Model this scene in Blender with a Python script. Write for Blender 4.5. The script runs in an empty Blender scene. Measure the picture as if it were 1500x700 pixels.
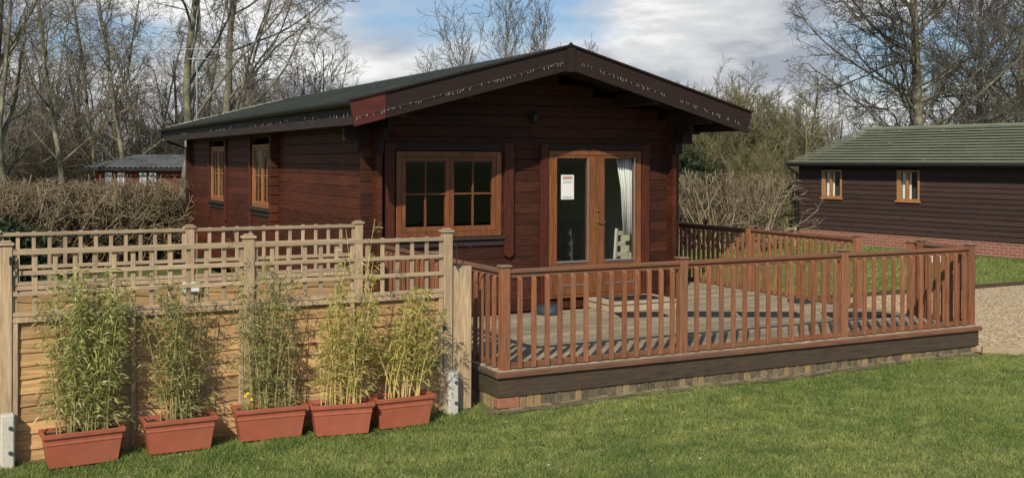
import bpy, math, random
import numpy as np
from mathutils import Matrix, Vector
R = math.radians
random.seed(7)
rng = np.random.default_rng(11)
C = bpy.context.scene.collection
S = bpy.context.scene

# ------------------------------------------------------------------ camera
YAW = .4743
cd = bpy.data.cameras.new('camera'); cam = bpy.data.objects.new('camera', cd); C.objects.link(cam)
cam.matrix_world = Matrix.Translation((0, 0, 1.97)) @ Matrix.Rotation(-YAW, 4, 'Z') @ Matrix.Rotation(R(90), 4, 'X') @ Matrix.Rotation(.0028, 4, 'Z')
cd.sensor_width = 36; cd.lens = 1575 / 1500 * 36; cd.shift_y = -.076
cd.clip_start = .05; cd.clip_end = 3000
S.camera = cam
# ------------------------------------------------------------------ sun and sky
SUN_DIR = Vector((.85, .98, -.97)).normalized()       # direction the light travels
el = math.asin(-SUN_DIR.z); to_sun = -SUN_DIR
sd = bpy.data.lights.new('sun', 'SUN'); sd.energy = 4.8; sd.angle = R(.6); sd.color = (1, .90, .74)
so = bpy.data.objects.new('sun', sd); C.objects.link(so)
so.rotation_euler = SUN_DIR.to_track_quat('-Z', 'Y').to_euler()
W = bpy.data.worlds.new('World'); S.world = W; W.use_nodes = True
nt = W.node_tree; nt.nodes.clear()
def N(t, ty, **k):
    n = t.nodes.new(ty)
    for a, b in k.items():
        if a.startswith('_'): n.inputs[a[1:]].default_value = b
        else: setattr(n, a, b)
    return n
sky = N(nt, 'ShaderNodeTexSky', sky_type='NISHITA', sun_disc=False, sun_elevation=el)
sky.sun_rotation = math.atan2(to_sun.x, to_sun.y)
sky.air_density = 1.0; sky.dust_density = 1.0
bg1 = N(nt, 'ShaderNodeBackground'); bg1.inputs[1].default_value = .105
tint = N(nt, 'ShaderNodeVectorMath', operation='MULTIPLY'); tint.inputs[1].default_value = (.86, .98, 1.16)
nt.links.new(sky.outputs[0], tint.inputs[0]); nt.links.new(tint.outputs[0], bg1.inputs[0])
tc = N(nt, 'ShaderNodeTexCoord')
sep = N(nt, 'ShaderNodeSeparateXYZ'); nt.links.new(tc.outputs['Generated'], sep.inputs[0])
def wm(op, a, b=None, c=None, clamp=False):
    n = N(nt, 'ShaderNodeMath', operation=op, use_clamp=clamp)
    for i, v in enumerate((a, b, c)):
        if v is None: continue
        if isinstance(v, (int, float)): n.inputs[i].default_value = v
        else: nt.links.new(v, n.inputs[i])
    return n.outputs[0]
comb = N(nt, 'ShaderNodeCombineXYZ')
nt.links.new(sep.outputs[0], comb.inputs[0]); nt.links.new(sep.outputs[1], comb.inputs[1]); nt.links.new(wm('MULTIPLY', sep.outputs[2], 2.6), comb.inputs[2])
def cnoise(scale, det, rough, off, dist=.0):
    m = N(nt, 'ShaderNodeMapping'); m.inputs['Location'].default_value = off
    nt.links.new(comb.outputs[0], m.inputs[0])
    n = N(nt, 'ShaderNodeTexNoise'); n.inputs['Scale'].default_value = scale; n.inputs['Detail'].default_value = det
    n.inputs['Roughness'].default_value = rough; n.inputs['Distortion'].default_value = dist
    nt.links.new(m.outputs[0], n.inputs['Vector']); return n.outputs[0]
SKO = (12.0, 3.1, .7)
big = cnoise(3.4, 8, .5, SKO, .2)
shade = cnoise(6.5, 11, .56, (SKO[0] + 4, 1.4, 2.0), .35)
r1 = N(nt, 'ShaderNodeValToRGB'); nt.links.new(shade, r1.inputs[0])
e = r1.color_ramp.elements
e[0].position = .39; e[0].color = (.44, .48, .55, 1)
e[1].position = .61; e[1].color = (1.06, 1.06, 1.05, 1)
x = e.new(.47); x.color = (.66, .68, .72, 1)
x = e.new(.55); x.color = (.83, .84, .85, 1)
bg2 = N(nt, 'ShaderNodeBackground'); bg2.inputs[1].default_value = 1.05
nt.links.new(r1.outputs[0], bg2.inputs[0])
# cloud cover lies on the side away from the sun; the sunny side is clear
side = wm('ADD', wm('MULTIPLY', sep.outputs[0], -to_sun.x), wm('MULTIPLY', sep.outputs[1], -to_sun.y))
sidem = N(nt, 'ShaderNodeMapRange'); sidem.inputs[1].default_value = -.15; sidem.inputs[2].default_value = .35; sidem.inputs[3].default_value = -.30; sidem.inputs[4].default_value = 0
nt.links.new(side, sidem.inputs[0])
cov = N(nt, 'ShaderNodeMapRange'); cov.inputs[1].default_value = .42; cov.inputs[2].default_value = .55
low = wm('MULTIPLY', wm('MAXIMUM', wm('SUBTRACT', .13, sep.outputs[2]), 0.0), 1.6)      # the clouds close up towards the horizon
nt.links.new(wm('ADD', wm('ADD', big, low), sidem.outputs[0]), cov.inputs[0])
mixw = N(nt, 'ShaderNodeMixShader')
nt.links.new(cov.outputs[0], mixw.inputs[0]); nt.links.new(bg1.outputs[0], mixw.inputs[1]); nt.links.new(bg2.outputs[0], mixw.inputs[2])
wo = N(nt, 'ShaderNodeOutputWorld'); nt.links.new(mixw.outputs[0], wo.inputs[0])
S.view_settings.view_transform = 'Standard'; S.view_settings.look = 'None'; S.view_settings.gamma = 1
S.view_settings.use_curve_mapping = False; S.view_settings.exposure = -.25
S.render.engine = 'CYCLES'
S.cycles.transparent_max_bounces = 12

# ------------------------------------------------------------------ helpers
ca, sa = math.cos(YAW), math.sin(YAW)
def at(px, d):            # plan position at photo column px and distance d in front of the viewer
    X = (px - 750) / 1575 * d
    return X * ca + d * sa, -X * sa + d * ca
def proj(u, v, z):
    x = u * ca - v * sa; y = u * sa + v * ca
    return 750 + 1575 * x / y, 236 - 1575 * (z - 1.97) / y, y
def sstep(a, b, x): t = np.clip((x - a) / (b - a), 0, 1); return t * t * (3 - 2 * t)
def gz(u, v):             # terrain height
    u = np.asarray(u, float); v = np.asarray(v, float)
    g = -.375 + .005 * np.clip(u - 2, -6, 14)
    g = g + .012 * np.sin(u * 1.7 + .5) * np.sin(v * 1.3) * sstep(30, 15, np.hypot(u, v))
    g = g - .9 * sstep(26, 42, v - .6 * u)
    return g
def gzf(u, v): return float(gz(u, v))

class MB:
    def __init__(s): s.v = []; s.f = []
    def add(s, vs, fs):
        o = len(s.v); s.v += [tuple(p) for p in vs]; s.f += [tuple(i + o for i in f) for f in fs]; return s
    def box(s, x0, x1, y0, y1, z0, z1, M=None):
        vs = [(x, y, z) for z in (z0, z1) for x, y in ((x0, y0), (x1, y0), (x1, y1), (x0, y1))]
        if M is not None: vs = [M @ Vector(p) for p in vs]
        return s.add(vs, [(3, 2, 1, 0), (4, 5, 6, 7), (0, 1, 5, 4), (1, 2, 6, 5), (2, 3, 7, 6), (3, 0, 4, 7)])
    def beam(s, a, b, w, h, up=(0, 0, 1)):         # box from a to b, w across, h along up
        a = Vector(a); b = Vector(b); d = b - a; L = d.length; d.normalize()
        u = Vector(up); sd_ = d.cross(u).normalized(); u = sd_.cross(d).normalized()
        vs = []
        for q in (a, b):
            for i, j in ((-1, -1), (1, -1), (1, 1), (-1, 1)): vs.append(q + sd_ * (i * w / 2) + u * (j * h / 2))
        return s.add(vs, [(0, 1, 2, 3), (7, 6, 5, 4), (0, 4, 5, 1), (1, 5, 6, 2), (2, 6, 7, 3), (3, 7, 4, 0)])
    def prism(s, prof, fn, t0, t1):                 # profile polygon (ccw), fn(p,q,t)->xyz
        n = len(prof); vs = [fn(p, q, t0) for p, q in prof] + [fn(p, q, t1) for p, q in prof]
        fs = [tuple(range(n))[::-1], tuple(range(n, 2 * n))]
        for i in range(n): fs.append((i, (i + 1) % n, n + (i + 1) % n, n + i))
        return s.add(vs, fs)
    def tube(s, pts, rads, n=8, cap=True):
        pts = [Vector(p) for p in pts]; o = len(s.v); m = len(pts)
        if isinstance(rads, (int, float)): rads = [rads] * m
        for i, p in enumerate(pts):
            d = (pts[min(i + 1, m - 1)] - pts[max(i - 1, 0)]).normalized()
            ref = Vector((0, 0, 1)) if abs(d.z) < .9 else Vector((1, 0, 0))
            a = d.cross(ref).normalized(); b = d.cross(a)
            for k in range(n):
                t = 2 * math.pi * k / n; s.v.append(tuple(p + (a * math.cos(t) + b * math.sin(t)) * rads[i]))
        for i in range(m - 1):
            for k in range(n):
                s.f.append((o + i * n + k, o + i * n + (k + 1) % n, o + (i + 1) * n + (k + 1) % n, o + (i + 1) * n + k))
        if cap: s.f.append(tuple(o + k for k in range(n))[::-1]); s.f.append(tuple(o + (m - 1) * n + k for k in range(n)))
        return s
    def lathe(s, c, prof, n=20):                    # prof list of (r,z)
        o = len(s.v)
        for r, z in prof:
            for k in range(n):
                t = 2 * math.pi * k / n; s.v.append((c[0] + r * math.cos(t), c[1] + r * math.sin(t), c[2] + z))
        for i in range(len(prof) - 1):
            for k in range(n): s.f.append((o + i * n + k, o + i * n + (k + 1) % n, o + (i + 1) * n + (k + 1) % n, o + (i + 1) * n + k))
        s.f.append(tuple(o + k for k in range(n))[::-1]); s.f.append(tuple(o + (len(prof) - 1) * n + k for k in range(n)))
        return s
    def build(s, name, m, parent=None, bev=0, smooth=False, origin=None):
        me = bpy.data.meshes.new(name)
        vs = s.v
        if origin is not None: vs = [(p[0] - origin[0], p[1] - origin[1], p[2] - origin[2]) for p in vs]
        me.from_pydata(vs, [], s.f); me.materials.append(m)
        o = bpy.data.objects.new(name, me); C.objects.link(o)
        if origin is not None: o.location = origin
        if smooth: me.polygons.foreach_set('use_smooth', [True] * len(me.polygons))
        if parent: o.parent = parent
        if bev:
            b = o.modifiers.new('bevel', 'BEVEL'); b.width = bev; b.segments = 1; b.limit_method = 'ANGLE'; b.angle_limit = R(40)
        return o
def npmesh(name, V, F, m, parent=None, smooth=False):      # V (n,3); F (m,k)
    me = bpy.data.meshes.new(name); n, k = F.shape
    me.vertices.add(len(V)); me.vertices.foreach_set('co', np.ascontiguousarray(V, dtype=np.float32).ravel())
    me.loops.add(n * k); me.loops.foreach_set('vertex_index', np.ascontiguousarray(F, dtype=np.int32).ravel())
    me.polygons.add(n); me.polygons.foreach_set('loop_start', np.arange(0, n * k, k, dtype=np.int32))
    try: me.polygons.foreach_set('loop_total', np.full(n, k, dtype=np.int32))
    except Exception: pass
    if smooth: me.polygons.foreach_set('use_smooth', np.ones(n, dtype=bool))
    me.update(calc_edges=True); me.materials.append(m)
    o = bpy.data.objects.new(name, me); C.objects.link(o)
    if parent: o.parent = parent
    return o
def tag(o, label=None, cat=None, group=None, kind=None):
    if label: o['label'] = label
    if cat: o['category'] = cat
    if group: o['group'] = group
    if kind: o['kind'] = kind
    return o
def thing(name, label, cat, loc=(0, 0, 0), group=None, rz=0):
    o = bpy.data.objects.new(name, None); C.objects.link(o); o.location = loc; o.rotation_euler = (0, 0, rz); o.empty_display_size = .2
    return tag(o, label, cat, group)
def copy_tree(o, parent=None):
    c = o.copy(); C.objects.link(c)
    if parent: c.parent = parent
    for ch in list(o.children): copy_tree(ch, c)
    return c

# ------------------------------------------------------------------ materials
def newmat(name):
    m = bpy.data.materials.new(name); m.use_nodes = True; t = m.node_tree
    return m, t, t.nodes['Principled BSDF']
def ramp(t, fac, stops):
    r = N(t, 'ShaderNodeValToRGB'); t.links.new(fac, r.inputs[0]); e = r.color_ramp.elements
    e[0].position = stops[0][0]; e[0].color = (*stops[0][1], 1); e[1].position = stops[-1][0]; e[1].color = (*stops[-1][1], 1)
    for p, c in stops[1:-1]: q = e.new(p); q.color = (*c, 1)
    return r.outputs[0]
def noise(t, scale, det=6, rough=.6, stretch=(1, 1, 1), coord='Object', dist=0, off=(0, 0, 0)):
    tcn = N(t, 'ShaderNodeTexCoord'); m = N(t, 'ShaderNodeMapping'); m.inputs['Scale'].default_value = stretch; m.inputs['Location'].default_value = off
    t.links.new(tcn.outputs[coord], m.inputs[0])
    n = N(t, 'ShaderNodeTexNoise'); n.inputs['Scale'].default_value = scale; n.inputs['Detail'].default_value = det
    n.inputs['Roughness'].default_value = rough; n.inputs['Distortion'].default_value = dist
    t.links.new(m.outputs[0], n.inputs['Vector']); return n.outputs[0]
def mixc(t, fac, a, b, mode='MIX'):
    n = N(t, 'ShaderNodeMix', data_type='RGBA', blend_type=mode)
    for i, v in ((0, fac), (6, a), (7, b)):
        if isinstance(v, (int, float)): n.inputs[i].default_value = v
        elif isinstance(v, tuple): n.inputs[i].default_value = (*v, 1)
        else: t.links.new(v, n.inputs[i])
    return n.outputs[2]
def math_(t, op, a, b=0):
    n = N(t, 'ShaderNodeMath', operation=op)
    for i, v in enumerate((a, b)):
        if isinstance(v, (int, float)): n.inputs[i].default_value = v
        else: t.links.new(v, n.inputs[i])
    return n.outputs[0]
def bump(t, bs, h, strength=.4, dist=.01):
    b = N(t, 'ShaderNodeBump'); b.inputs['Strength'].default_value = strength; b.inputs['Distance'].default_value = dist
    t.links.new(h, b.inputs['Height']); t.links.new(b.outputs[0], bs.inputs['Normal'])
AX = {'x': (1, 12, 12), 'y': (12, 1, 12), 'z': (12, 12, 1)}
def wood(name, c, axis='z', var=.35, isl=.35, rough=.75, stain=None, stain_amt=.5, grain=4, spec=.3, bstr=.35, object_rand=False):
    """grained timber: long noise along the axis, a tone of its own for each piece, worn patches"""
    m, t, b = newmat(name)
    g = noise(t, grain, 5, .65, AX[axis]); dark = tuple(k * (1 - var) for k in c); light = tuple(min(1, k * (1 + var)) for k in c)
    col = ramp(t, g, [(.34, dark), (.5, c), (.66, light)])
    if stain:
        p = noise(t, 2.2, 7, .7, tuple(.35 + .65 * (k > 1) * .6 for k in AX[axis]), off=(3, 7, 1))
        col = mixc(t, math_(t, 'MULTIPLY', ramp(t, p, [(.42, (0, 0, 0)), (.68, (1, 1, 1))]), stain_amt), col, stain)
    geo = N(t, 'ShaderNodeNewGeometry'); ri = geo.outputs['Random Per Island']
    mr = N(t, 'ShaderNodeMapRange'); mr.inputs[3].default_value = 1 - isl; mr.inputs[4].default_value = 1 + isl; t.links.new(ri, mr.inputs[0])
    oi = N(t, 'ShaderNodeObjectInfo'); mo = N(t, 'ShaderNodeMapRange'); mo.inputs[3].default_value = 1 - isl * .6; mo.inputs[4].default_value = 1 + isl * .6
    t.links.new(oi.outputs['Random'], mo.inputs[0])
    vv = N(t, 'ShaderNodeVectorMath', operation='SCALE'); t.links.new(col, vv.inputs[0]); t.links.new(math_(t, 'MULTIPLY', mr.outputs[0], mo.outputs[0]), vv.inputs['Scale'])
    t.links.new(vv.outputs[0], b.inputs['Base Color']); b.inputs['Roughness'].default_value = rough; b.inputs['Specular IOR Level'].default_value = spec
    bump(t, b, noise(t, grain * 3, 4, .6, AX[axis]), bstr, .006)
    return m
def plain(name, c, rough=.6, var=.12, sc=8, metal=0, spec=.4, bstr=0):
    m, t, b = newmat(name)
    n_ = noise(t, sc, 5); col = ramp(t, n_, [(.3, tuple(k * (1 - var) for k in c)), (.7, tuple(min(1, k * (1 + var)) for k in c))])
    t.links.new(col, b.inputs['Base Color']); b.inputs['Roughness'].default_value = rough; b.inputs['Metallic'].default_value = metal
    b.inputs['Specular IOR Level'].default_value = spec
    if bstr: bump(t, b, n_, bstr, .01)
    return m
M = {}
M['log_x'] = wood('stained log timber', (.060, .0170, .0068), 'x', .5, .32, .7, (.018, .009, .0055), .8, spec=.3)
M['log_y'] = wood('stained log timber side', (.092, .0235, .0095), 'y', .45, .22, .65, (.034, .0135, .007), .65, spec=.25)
M['trim'] = wood('red brown trim', (.066, .0165, .0085), 'z', .35, .2, .6)
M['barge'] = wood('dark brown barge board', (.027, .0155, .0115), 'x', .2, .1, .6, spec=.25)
M['barge_red'] = wood('redder barge board', (.095, .022, .016), 'x', .2, .1, .6, (.05, .016, .014), .6)
M['fascia_dark'] = wood('dark eaves timber', (.035, .024, .021), 'y', .3, .2, .7)
M['soffit'] = wood('dark soffit boards', (.030, .018, .015), 'y', .3, .2, .8)
M['frame'] = wood('orange brown joinery', (.195, .072, .026), 'z', .35, .1, .5, (.10, .036, .016), .65, spec=.35)
M['frame_x'] = wood('orange brown joinery rail', (.195, .072, .026), 'x', .3, .1, .5, (.12, .042, .018), .6, spec=.35)
M['frame_light'] = wood('pale oak joinery', (.38, .185, .075), 'z', .2, .1, .5)
M['rail'] = wood('red brown railing timber', (.225, .088, .041), 'z', .36, .28, .7, (.15, .10, .06), .65)
M['rail_x'] = wood('red brown handrail timber', (.20, .083, .042), 'x', .3, .15, .7, (.14, .10, .06), .7)
M['rail_y'] = wood('red brown side rail timber', (.17, .078, .042), 'y', .3, .15, .7, (.13, .095, .06), .7)
M['cap'] = wood('weathered post cap', (.17, .085, .05), 'x', .3, .2, .8, (.30, .27, .21), .8)
M['trimx'] = wood('deck nosing', (.19, .085, .05), 'x', .35, .1, .7, (.10, .075, .055), .7)
M['trimy'] = wood('deck nosing side', (.10, .065, .045), 'y', .35, .1, .7, (.06, .05, .04), .7)
M['deckfas_x'] = wood('dark deck fascia', (.062, .044, .029), 'x', .35, .12, .75, (.10, .075, .045), .4)
M['deckfas_y'] = wood('dark deck fascia side', (.062, .045, .028), 'y', .35, .12, .75, (.085, .07, .04), .5)
M['deck'] = wood('weathered deck board', (.345, .285, .195), 'x', .5, .26, .85, (.20, .165, .11), .75, grain=5, spec=.2, bstr=.7)
M['fence'] = wood('sawn fence post timber', (.46, .335, .205), 'z', .3, .1, .85, (.30, .225, .15), .65, spec=.15)
M['fence_x'] = wood('weathered trellis batten', (.40, .30, .19), 'x', .25, .16, .85, (.26, .205, .145), .6, spec=.15)
M['fence_z'] = wood('weathered trellis upright', (.42, .31, .195), 'z', .25, .16, .85, (.27, .21, .15), .6, spec=.15)
M['lap'] = wood('orange lap panel boards', (.50, .31, .14), 'x', .32, .22, .85, (.30, .20, .11), .7, spec=.15, bstr=.6)
M['stepwood'] = wood('pale ply step', (.42, .34, .24), 'x', .2, .1, .8)
M['concrete'] = plain('cast concrete', (.56, .54, .46), .9, .12, 30, bstr=.15)
M['bolt'] = plain('galvanised steel', (.22, .22, .21), .4, .2, 20, .8)
M['pot'] = plain('terracotta plastic', (.42, .115, .065), .5, .14, 5, spec=.4)
m = M['pot']; t = m.node_tree; b = t.nodes['Principled BSDF']; lk = b.inputs['Base Color'].links[0].from_socket
dm_ = ramp(t, noise(t, 7, 8, .75, (1, 1, .5)), [(.46, (0, 0, 0)), (.66, (1, 1, 1))])
t.links.new(mixc(t, math_(t, 'MULTIPLY', dm_, .45), lk, (.25, .12, .07)), b.inputs['Base Color'])
M['soil'] = plain('potting soil', (.05, .035, .022), .95, .4, 30, bstr=.8)
M['black'] = plain('black rubber', (.018, .019, .019), .75, .3, 20, bstr=.3)
M['blackmetal'] = plain('black iron', (.02, .02, .02), .5, .2, 20)
M['gutter'] = plain('black gutter plastic', (.02, .021, .022), .45, .2, 10)
M['bluetub'] = plain('dark blue plastic', (.035, .05, .062), .45, .2, 10)
M['white'] = plain('white paint', (.75, .75, .72), .5, .06, 10)
M['cream'] = wood('cream painted boards', (.62, .60, .46), 'x', .06, .05, .6)
M['curtain'] = plain('white curtain cloth', (.72, .71, .68), .9, .05, 10)
M['redcloth'] = plain('red check cloth', (.40, .04, .04), .85, .5, 22)
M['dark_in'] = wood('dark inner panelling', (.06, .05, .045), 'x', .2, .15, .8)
M['brass'] = plain('brass', (.7, .55, .25), .25, .1, 10, 1)
M['steel'] = plain('aluminium', (.55, .56, .57), .35, .1, 10, .8)
M['bulb'] = plain('clear bulb plastic', (.5, .5, .47), .3, .05, 10)
M['wire'] = plain('dark wire', (.05, .06, .05), .5, .1, 10)
M['paper'] = plain('laminated paper', (.80, .79, .76), .35, .03, 10)
M['paperhead'] = plain('pink header print', (.50, .30, .28), .4, .05, 10)
M['ink'] = plain('grey print', (.25, .25, .25), .4, .1, 10)
def glass(name, tint=(1, 1, 1), ior=1.36):
    m, t, b = newmat(name); t.nodes.remove(b)
    lw = N(t, 'ShaderNodeLayerWeight'); lw.inputs[0].default_value = .5
    fr = N(t, 'ShaderNodeMath', operation='MULTIPLY_ADD'); t.links.new(math_(t, 'POWER', lw.outputs['Facing'], 5), fr.inputs[0]); fr.inputs[1].default_value = .9; fr.inputs[2].default_value = .035
    tr = N(t, 'ShaderNodeBsdfTransparent'); tr.inputs[0].default_value = (*tint, 1)
    gl = N(t, 'ShaderNodeBsdfGlossy'); gl.inputs['Roughness'].default_value = .02; gl.inputs[0].default_value = (.9, .95, 1, 1)
    ms = N(t, 'ShaderNodeMixShader'); t.links.new(fr.outputs[0], ms.inputs[0]); t.links.new(tr.outputs[0], ms.inputs[1]); t.links.new(gl.outputs[0], ms.inputs[2])
    t.links.new(ms.outputs[0], t.nodes['Material Output'].inputs[0]); return m
M['glass'] = glass('window glass', (.92, .96, .95))
M['frame_side'] = wood('orange joinery in the side wall', (.30, .125, .045), 'z', .25, .1, .5)
# roof felt
m, t, b = newmat('green mineral felt'); M['felt'] = m
n1 = noise(t, 1.6, 8, .7); n2 = noise(t, 60, 3, .6)
col = ramp(t, n1, [(.3, (.026, .032, .033)), (.52, (.045, .053, .050)), (.72, (.095, .098, .078))])
col = mixc(t, .35, col, ramp(t, n2, [(.35, (.02, .03, .028)), (.65, (.12, .14, .12))]))
t.links.new(col, b.inputs['Base Color']); b.inputs['Roughness'].default_value = .95; b.inputs['Specular IOR Level'].default_value = .15; bump(t, b, n2, .5, .01)
# lichen on roof edge
M['lichen'] = plain('pale lichen crust', (.30, .31, .25), .95, .5, 30, bstr=.5)
# tiles
m, t, b = newmat('green grey roof tile'); M['tile'] = m
n1 = noise(t, 1.3, 7, .7); n2 = noise(t, 18, 3, .6)
col = ramp(t, n1, [(.32, (.115, .135, .078)), (.5, (.155, .172, .105)), (.7, (.20, .215, .145))])
col = mixc(t, .3, col, ramp(t, n2, [(.3, (.09, .11, .07)), (.7, (.26, .28, .20))]))
t.links.new(col, b.inputs['Base Color']); b.inputs['Roughness'].default_value = .9
M['clad'] = wood('dark brown weatherboard', (.050, .030, .025), 'y', .3, .16, .75, (.070, .04, .031), .4, spec=.25)
# brick wall
def brickmat(name, sx, mort, c1, c2, coordswap=False):
    m, t, b = newmat(name); tcn = N(t, 'ShaderNodeTexCoord'); s_ = N(t, 'ShaderNodeSeparateXYZ'); cmb = N(t, 'ShaderNodeCombineXYZ')
    t.links.new(tcn.outputs['Object'], s_.inputs[0]); t.links.new(s_.outputs[1], cmb.inputs[0]); t.links.new(s_.outputs[2], cmb.inputs[1])
    br = N(t, 'ShaderNodeTexBrick'); t.links.new(cmb.outputs[0], br.inputs[0]); br.inputs['Scale'].default_value = 1
    br.inputs['Brick Width'].default_value = .225; br.inputs['Row Height'].default_value = .075; br.inputs['Mortar Size'].default_value = .008
    br.inputs['Color1'].default_value = (*c1, 1); br.inputs['Color2'].default_value = (*c2, 1); br.inputs['Mortar'].default_value = (*mort, 1)
    col = mixc(t, .5, br.outputs[0], ramp(t, noise(t, 5, 6), [(.3, (.16, .07, .045)), (.7, (.50, .25, .17))]), 'MULTIPLY')
    col = mixc(t, .5, br.outputs[0], col)
    t.links.new(col, b.inputs['Base Color']); b.inputs['Roughness'].default_value = .9; bump(t, b, br.outputs[1], -.4, .01); return m
M['brick'] = brickmat('red brick wall', 1, (.42, .36, .28), (.40, .14, .09), (.28, .10, .07))
m, t, b = newmat('old plinth brick'); M['plinth'] = m
geo = N(t, 'ShaderNodeNewGeometry')
col = ramp(t, geo.outputs['Random Per Island'], [(0, (.055, .045, .026)), (.35, (.095, .072, .038)), (.62, (.15, .11, .055)), (.8, (.24, .17, .08)), (.95, (.42, .27, .10))])
lich = ramp(t, noise(t, 38, 5, .7), [(.57, (0, 0, 0)), (.66, (1, 1, 1))])
msk = ramp(t, noise(t, 1.2, 3, .5), [(.45, (0, 0, 0)), (.6, (1, 1, 1))])
col = mixc(t, math_(t, 'MULTIPLY', lich, msk), col, (.55, .53, .46))
col = mixc(t, .4, col, ramp(t, noise(t, 25, 5), [(.3, (.05, .045, .03)), (.7, (.25, .20, .13))]))
t.links.new(col, b.inputs['Base Color']); b.inputs['Roughness'].default_value = .95; bump(t, b, noise(t, 40, 5), .6, .01)
M['redbrick'] = plain('orange red brick', (.34, .14, .085), .9, .25, 25, bstr=.4)
M['mortar'] = plain('pale mortar', (.25, .21, .14), .95, .3, 20, bstr=.4)
# bark, leaf
def bark(name, c1, c2, c3, sc=3):
    m, t, b = newmat(name)
    col = ramp(t, noise(t, sc, 8, .75, (1, 1, .5)), [(.35, c1), (.5, c2), (.66, c3)])
    t.links.new(col, b.inputs['Base Color']); b.inputs['Roughness'].default_value = .95; b.inputs['Specular IOR Level'].default_value = .15
    bump(t, b, noise(t, sc * 5, 5, .7, (1, 1, .4)), .6, .03); return m
M['bark_grey'] = bark('grey mossy bark', (.065, .058, .04), (.16, .148, .10), (.36, .335, .25))
M['bark_dark'] = bark('dark oak bark', (.045, .042, .034), (.09, .085, .07), (.16, .155, .13))
M['twig_grey'] = bark('grey brown twigs', (.11, .092, .07), (.17, .145, .11), (.25, .215, .165), .8)
M['twig_pale'] = bark('pale brown twigs', (.14, .11, .065), (.26, .205, .13), (.42, .35, .24), 1.8)
M['twig_oak'] = bark('dark grey oak twigs', (.07, .062, .05), (.11, .098, .08), (.17, .15, .125), .8)
M['twig_olive'] = bark('olive twigs', (.12, .11, .052), (.185, .17, .085), (.26, .235, .13), .8)
M['twig_brown'] = bark('brown underwood twigs', (.065, .055, .036), (.105, .09, .06), (.16, .135, .095), .2)
def leafmat(name, stops, trans=.25, rough=.6):
    m, t, b = newmat(name); geo = N(t, 'ShaderNodeNewGeometry')
    col = ramp(t, geo.outputs['Random Per Island'], stops)
    t.links.new(col, b.inputs['Base Color']); b.inputs['Roughness'].default_value = rough; b.inputs['Specular IOR Level'].default_value = .25
    tl = N(t, 'ShaderNodeBsdfTranslucent'); t.links.new(col, tl.inputs[0]); ms = N(t, 'ShaderNodeMixShader'); ms.inputs[0].default_value = trans
    t.links.new(b.outputs[0], ms.inputs[1]); t.links.new(tl.outputs[0], ms.inputs[2]); t.links.new(ms.outputs[0], t.nodes['Material Output'].inputs[0]); return m
M['leaf_green'] = leafmat('bamboo leaf green', [(0, (.16, .19, .05)), (.45, (.36, .39, .12)), (.8, (.56, .56, .22)), (1, (.74, .66, .36))], .38)
M['leaf_olive'] = leafmat('bamboo leaf olive', [(0, (.13, .14, .045)), (.5, (.29, .30, .10)), (.85, (.48, .45, .19)), (1, (.64, .56, .32))], .38)
M['leaf_yellow'] = leafmat('bamboo leaf yellow', [(0, (.16, .18, .04)), (.4, (.36, .35, .09)), (.8, (.66, .58, .17)), (1, (.76, .64, .34))], .38)
M['leaf_beech'] = leafmat('dry hedge leaf', [(0, (.10, .075, .035)), (.5, (.22, .16, .09)), (1, (.42, .32, .2))])
M['leaf_dark'] = leafmat('dark evergreen leaf', [(0, (.018, .030, .014)), (.6, (.04, .06, .025)), (1, (.08, .10, .045))])
M['cane'] = plain('yellow bamboo cane', (.62, .48, .18), .5, .3, 12)
M['cane_g'] = plain('olive bamboo cane', (.34, .31, .12), .5, .3, 12)
M['daffodil'] = plain('yellow petal', (.8, .6, .05), .6, .05, 10)
M['petal'] = plain('white petal', (.8, .8, .78), .6, .05, 10)
# grass
def grassmat(name, blades):
    m, t, b = newmat(name)
    p = noise(t, .55, 6, .6); p2 = noise(t, 4.5, 4, .6)
    a = ramp(t, p, [(.36, (.075, .110, .030)), (.5, (.135, .168, .050)), (.64, (.23, .24, .085))])
    st = noise(t, 1.6, 3, .5, (.25, 2.2, 1)); a = mixc(t, .5, a, ramp(t, st, [(.35, (.085, .12, .034)), (.65, (.22, .235, .08))]))
    col = mixc(t, .45, a, ramp(t, p2, [(.32, (.055, .088, .024)), (.5, (.12, .16, .046)), (.72, (.30, .29, .11))]))
    if blades:
        geo = N(t, 'ShaderNodeNewGeometry')
        rr = ramp(t, geo.outputs['Random Per Island'], [(0, (.45, .5, .4)), (.5, (.9, .95, .85)), (.85, (1.0, 1.0, .9)), (1, (1.0, .85, .95))])
        col = mixc(t, 1, col, rr, 'MULTIPLY'); col = mixc(t, .0, col, col)
        sc = N(t, 'ShaderNodeVectorMath', operation='SCALE'); t.links.new(col, sc.inputs[0]); sc.inputs['Scale'].default_value = 2.15; col = sc.outputs[0]
    t.links.new(col, b.inputs['Base Color']); b.inputs['Roughness'].default_value = .8; b.inputs['Specular IOR Level'].default_value = .2
    if not blades: bump(t, b, noise(t, 45, 5, .7), .9, .03)
    else:
        tl = N(t, 'ShaderNodeBsdfTranslucent'); t.links.new(col, tl.inputs[0]); ms = N(t, 'ShaderNodeMixShader'); ms.inputs[0].default_value = .3
        t.links.new(b.outputs[0], ms.inputs[1]); t.links.new(tl.outputs[0], ms.inputs[2]); t.links.new(ms.outputs[0], t.nodes['Material Output'].inputs[0])
    return m
M['ground'] = grassmat('lawn turf', False); M['blades'] = grassmat('grass blades', True)
m, t, b = newmat('gravel'); M['gravel'] = m
tcn = N(t, 'ShaderNodeTexCoord'); vo = N(t, 'ShaderNodeTexVoronoi'); vo.inputs['Scale'].default_value = 38; t.links.new(tcn.outputs['Object'], vo.inputs['Vector'])
sp = N(t, 'ShaderNodeSeparateColor'); t.links.new(vo.outputs['Color'], sp.inputs[0])
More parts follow.
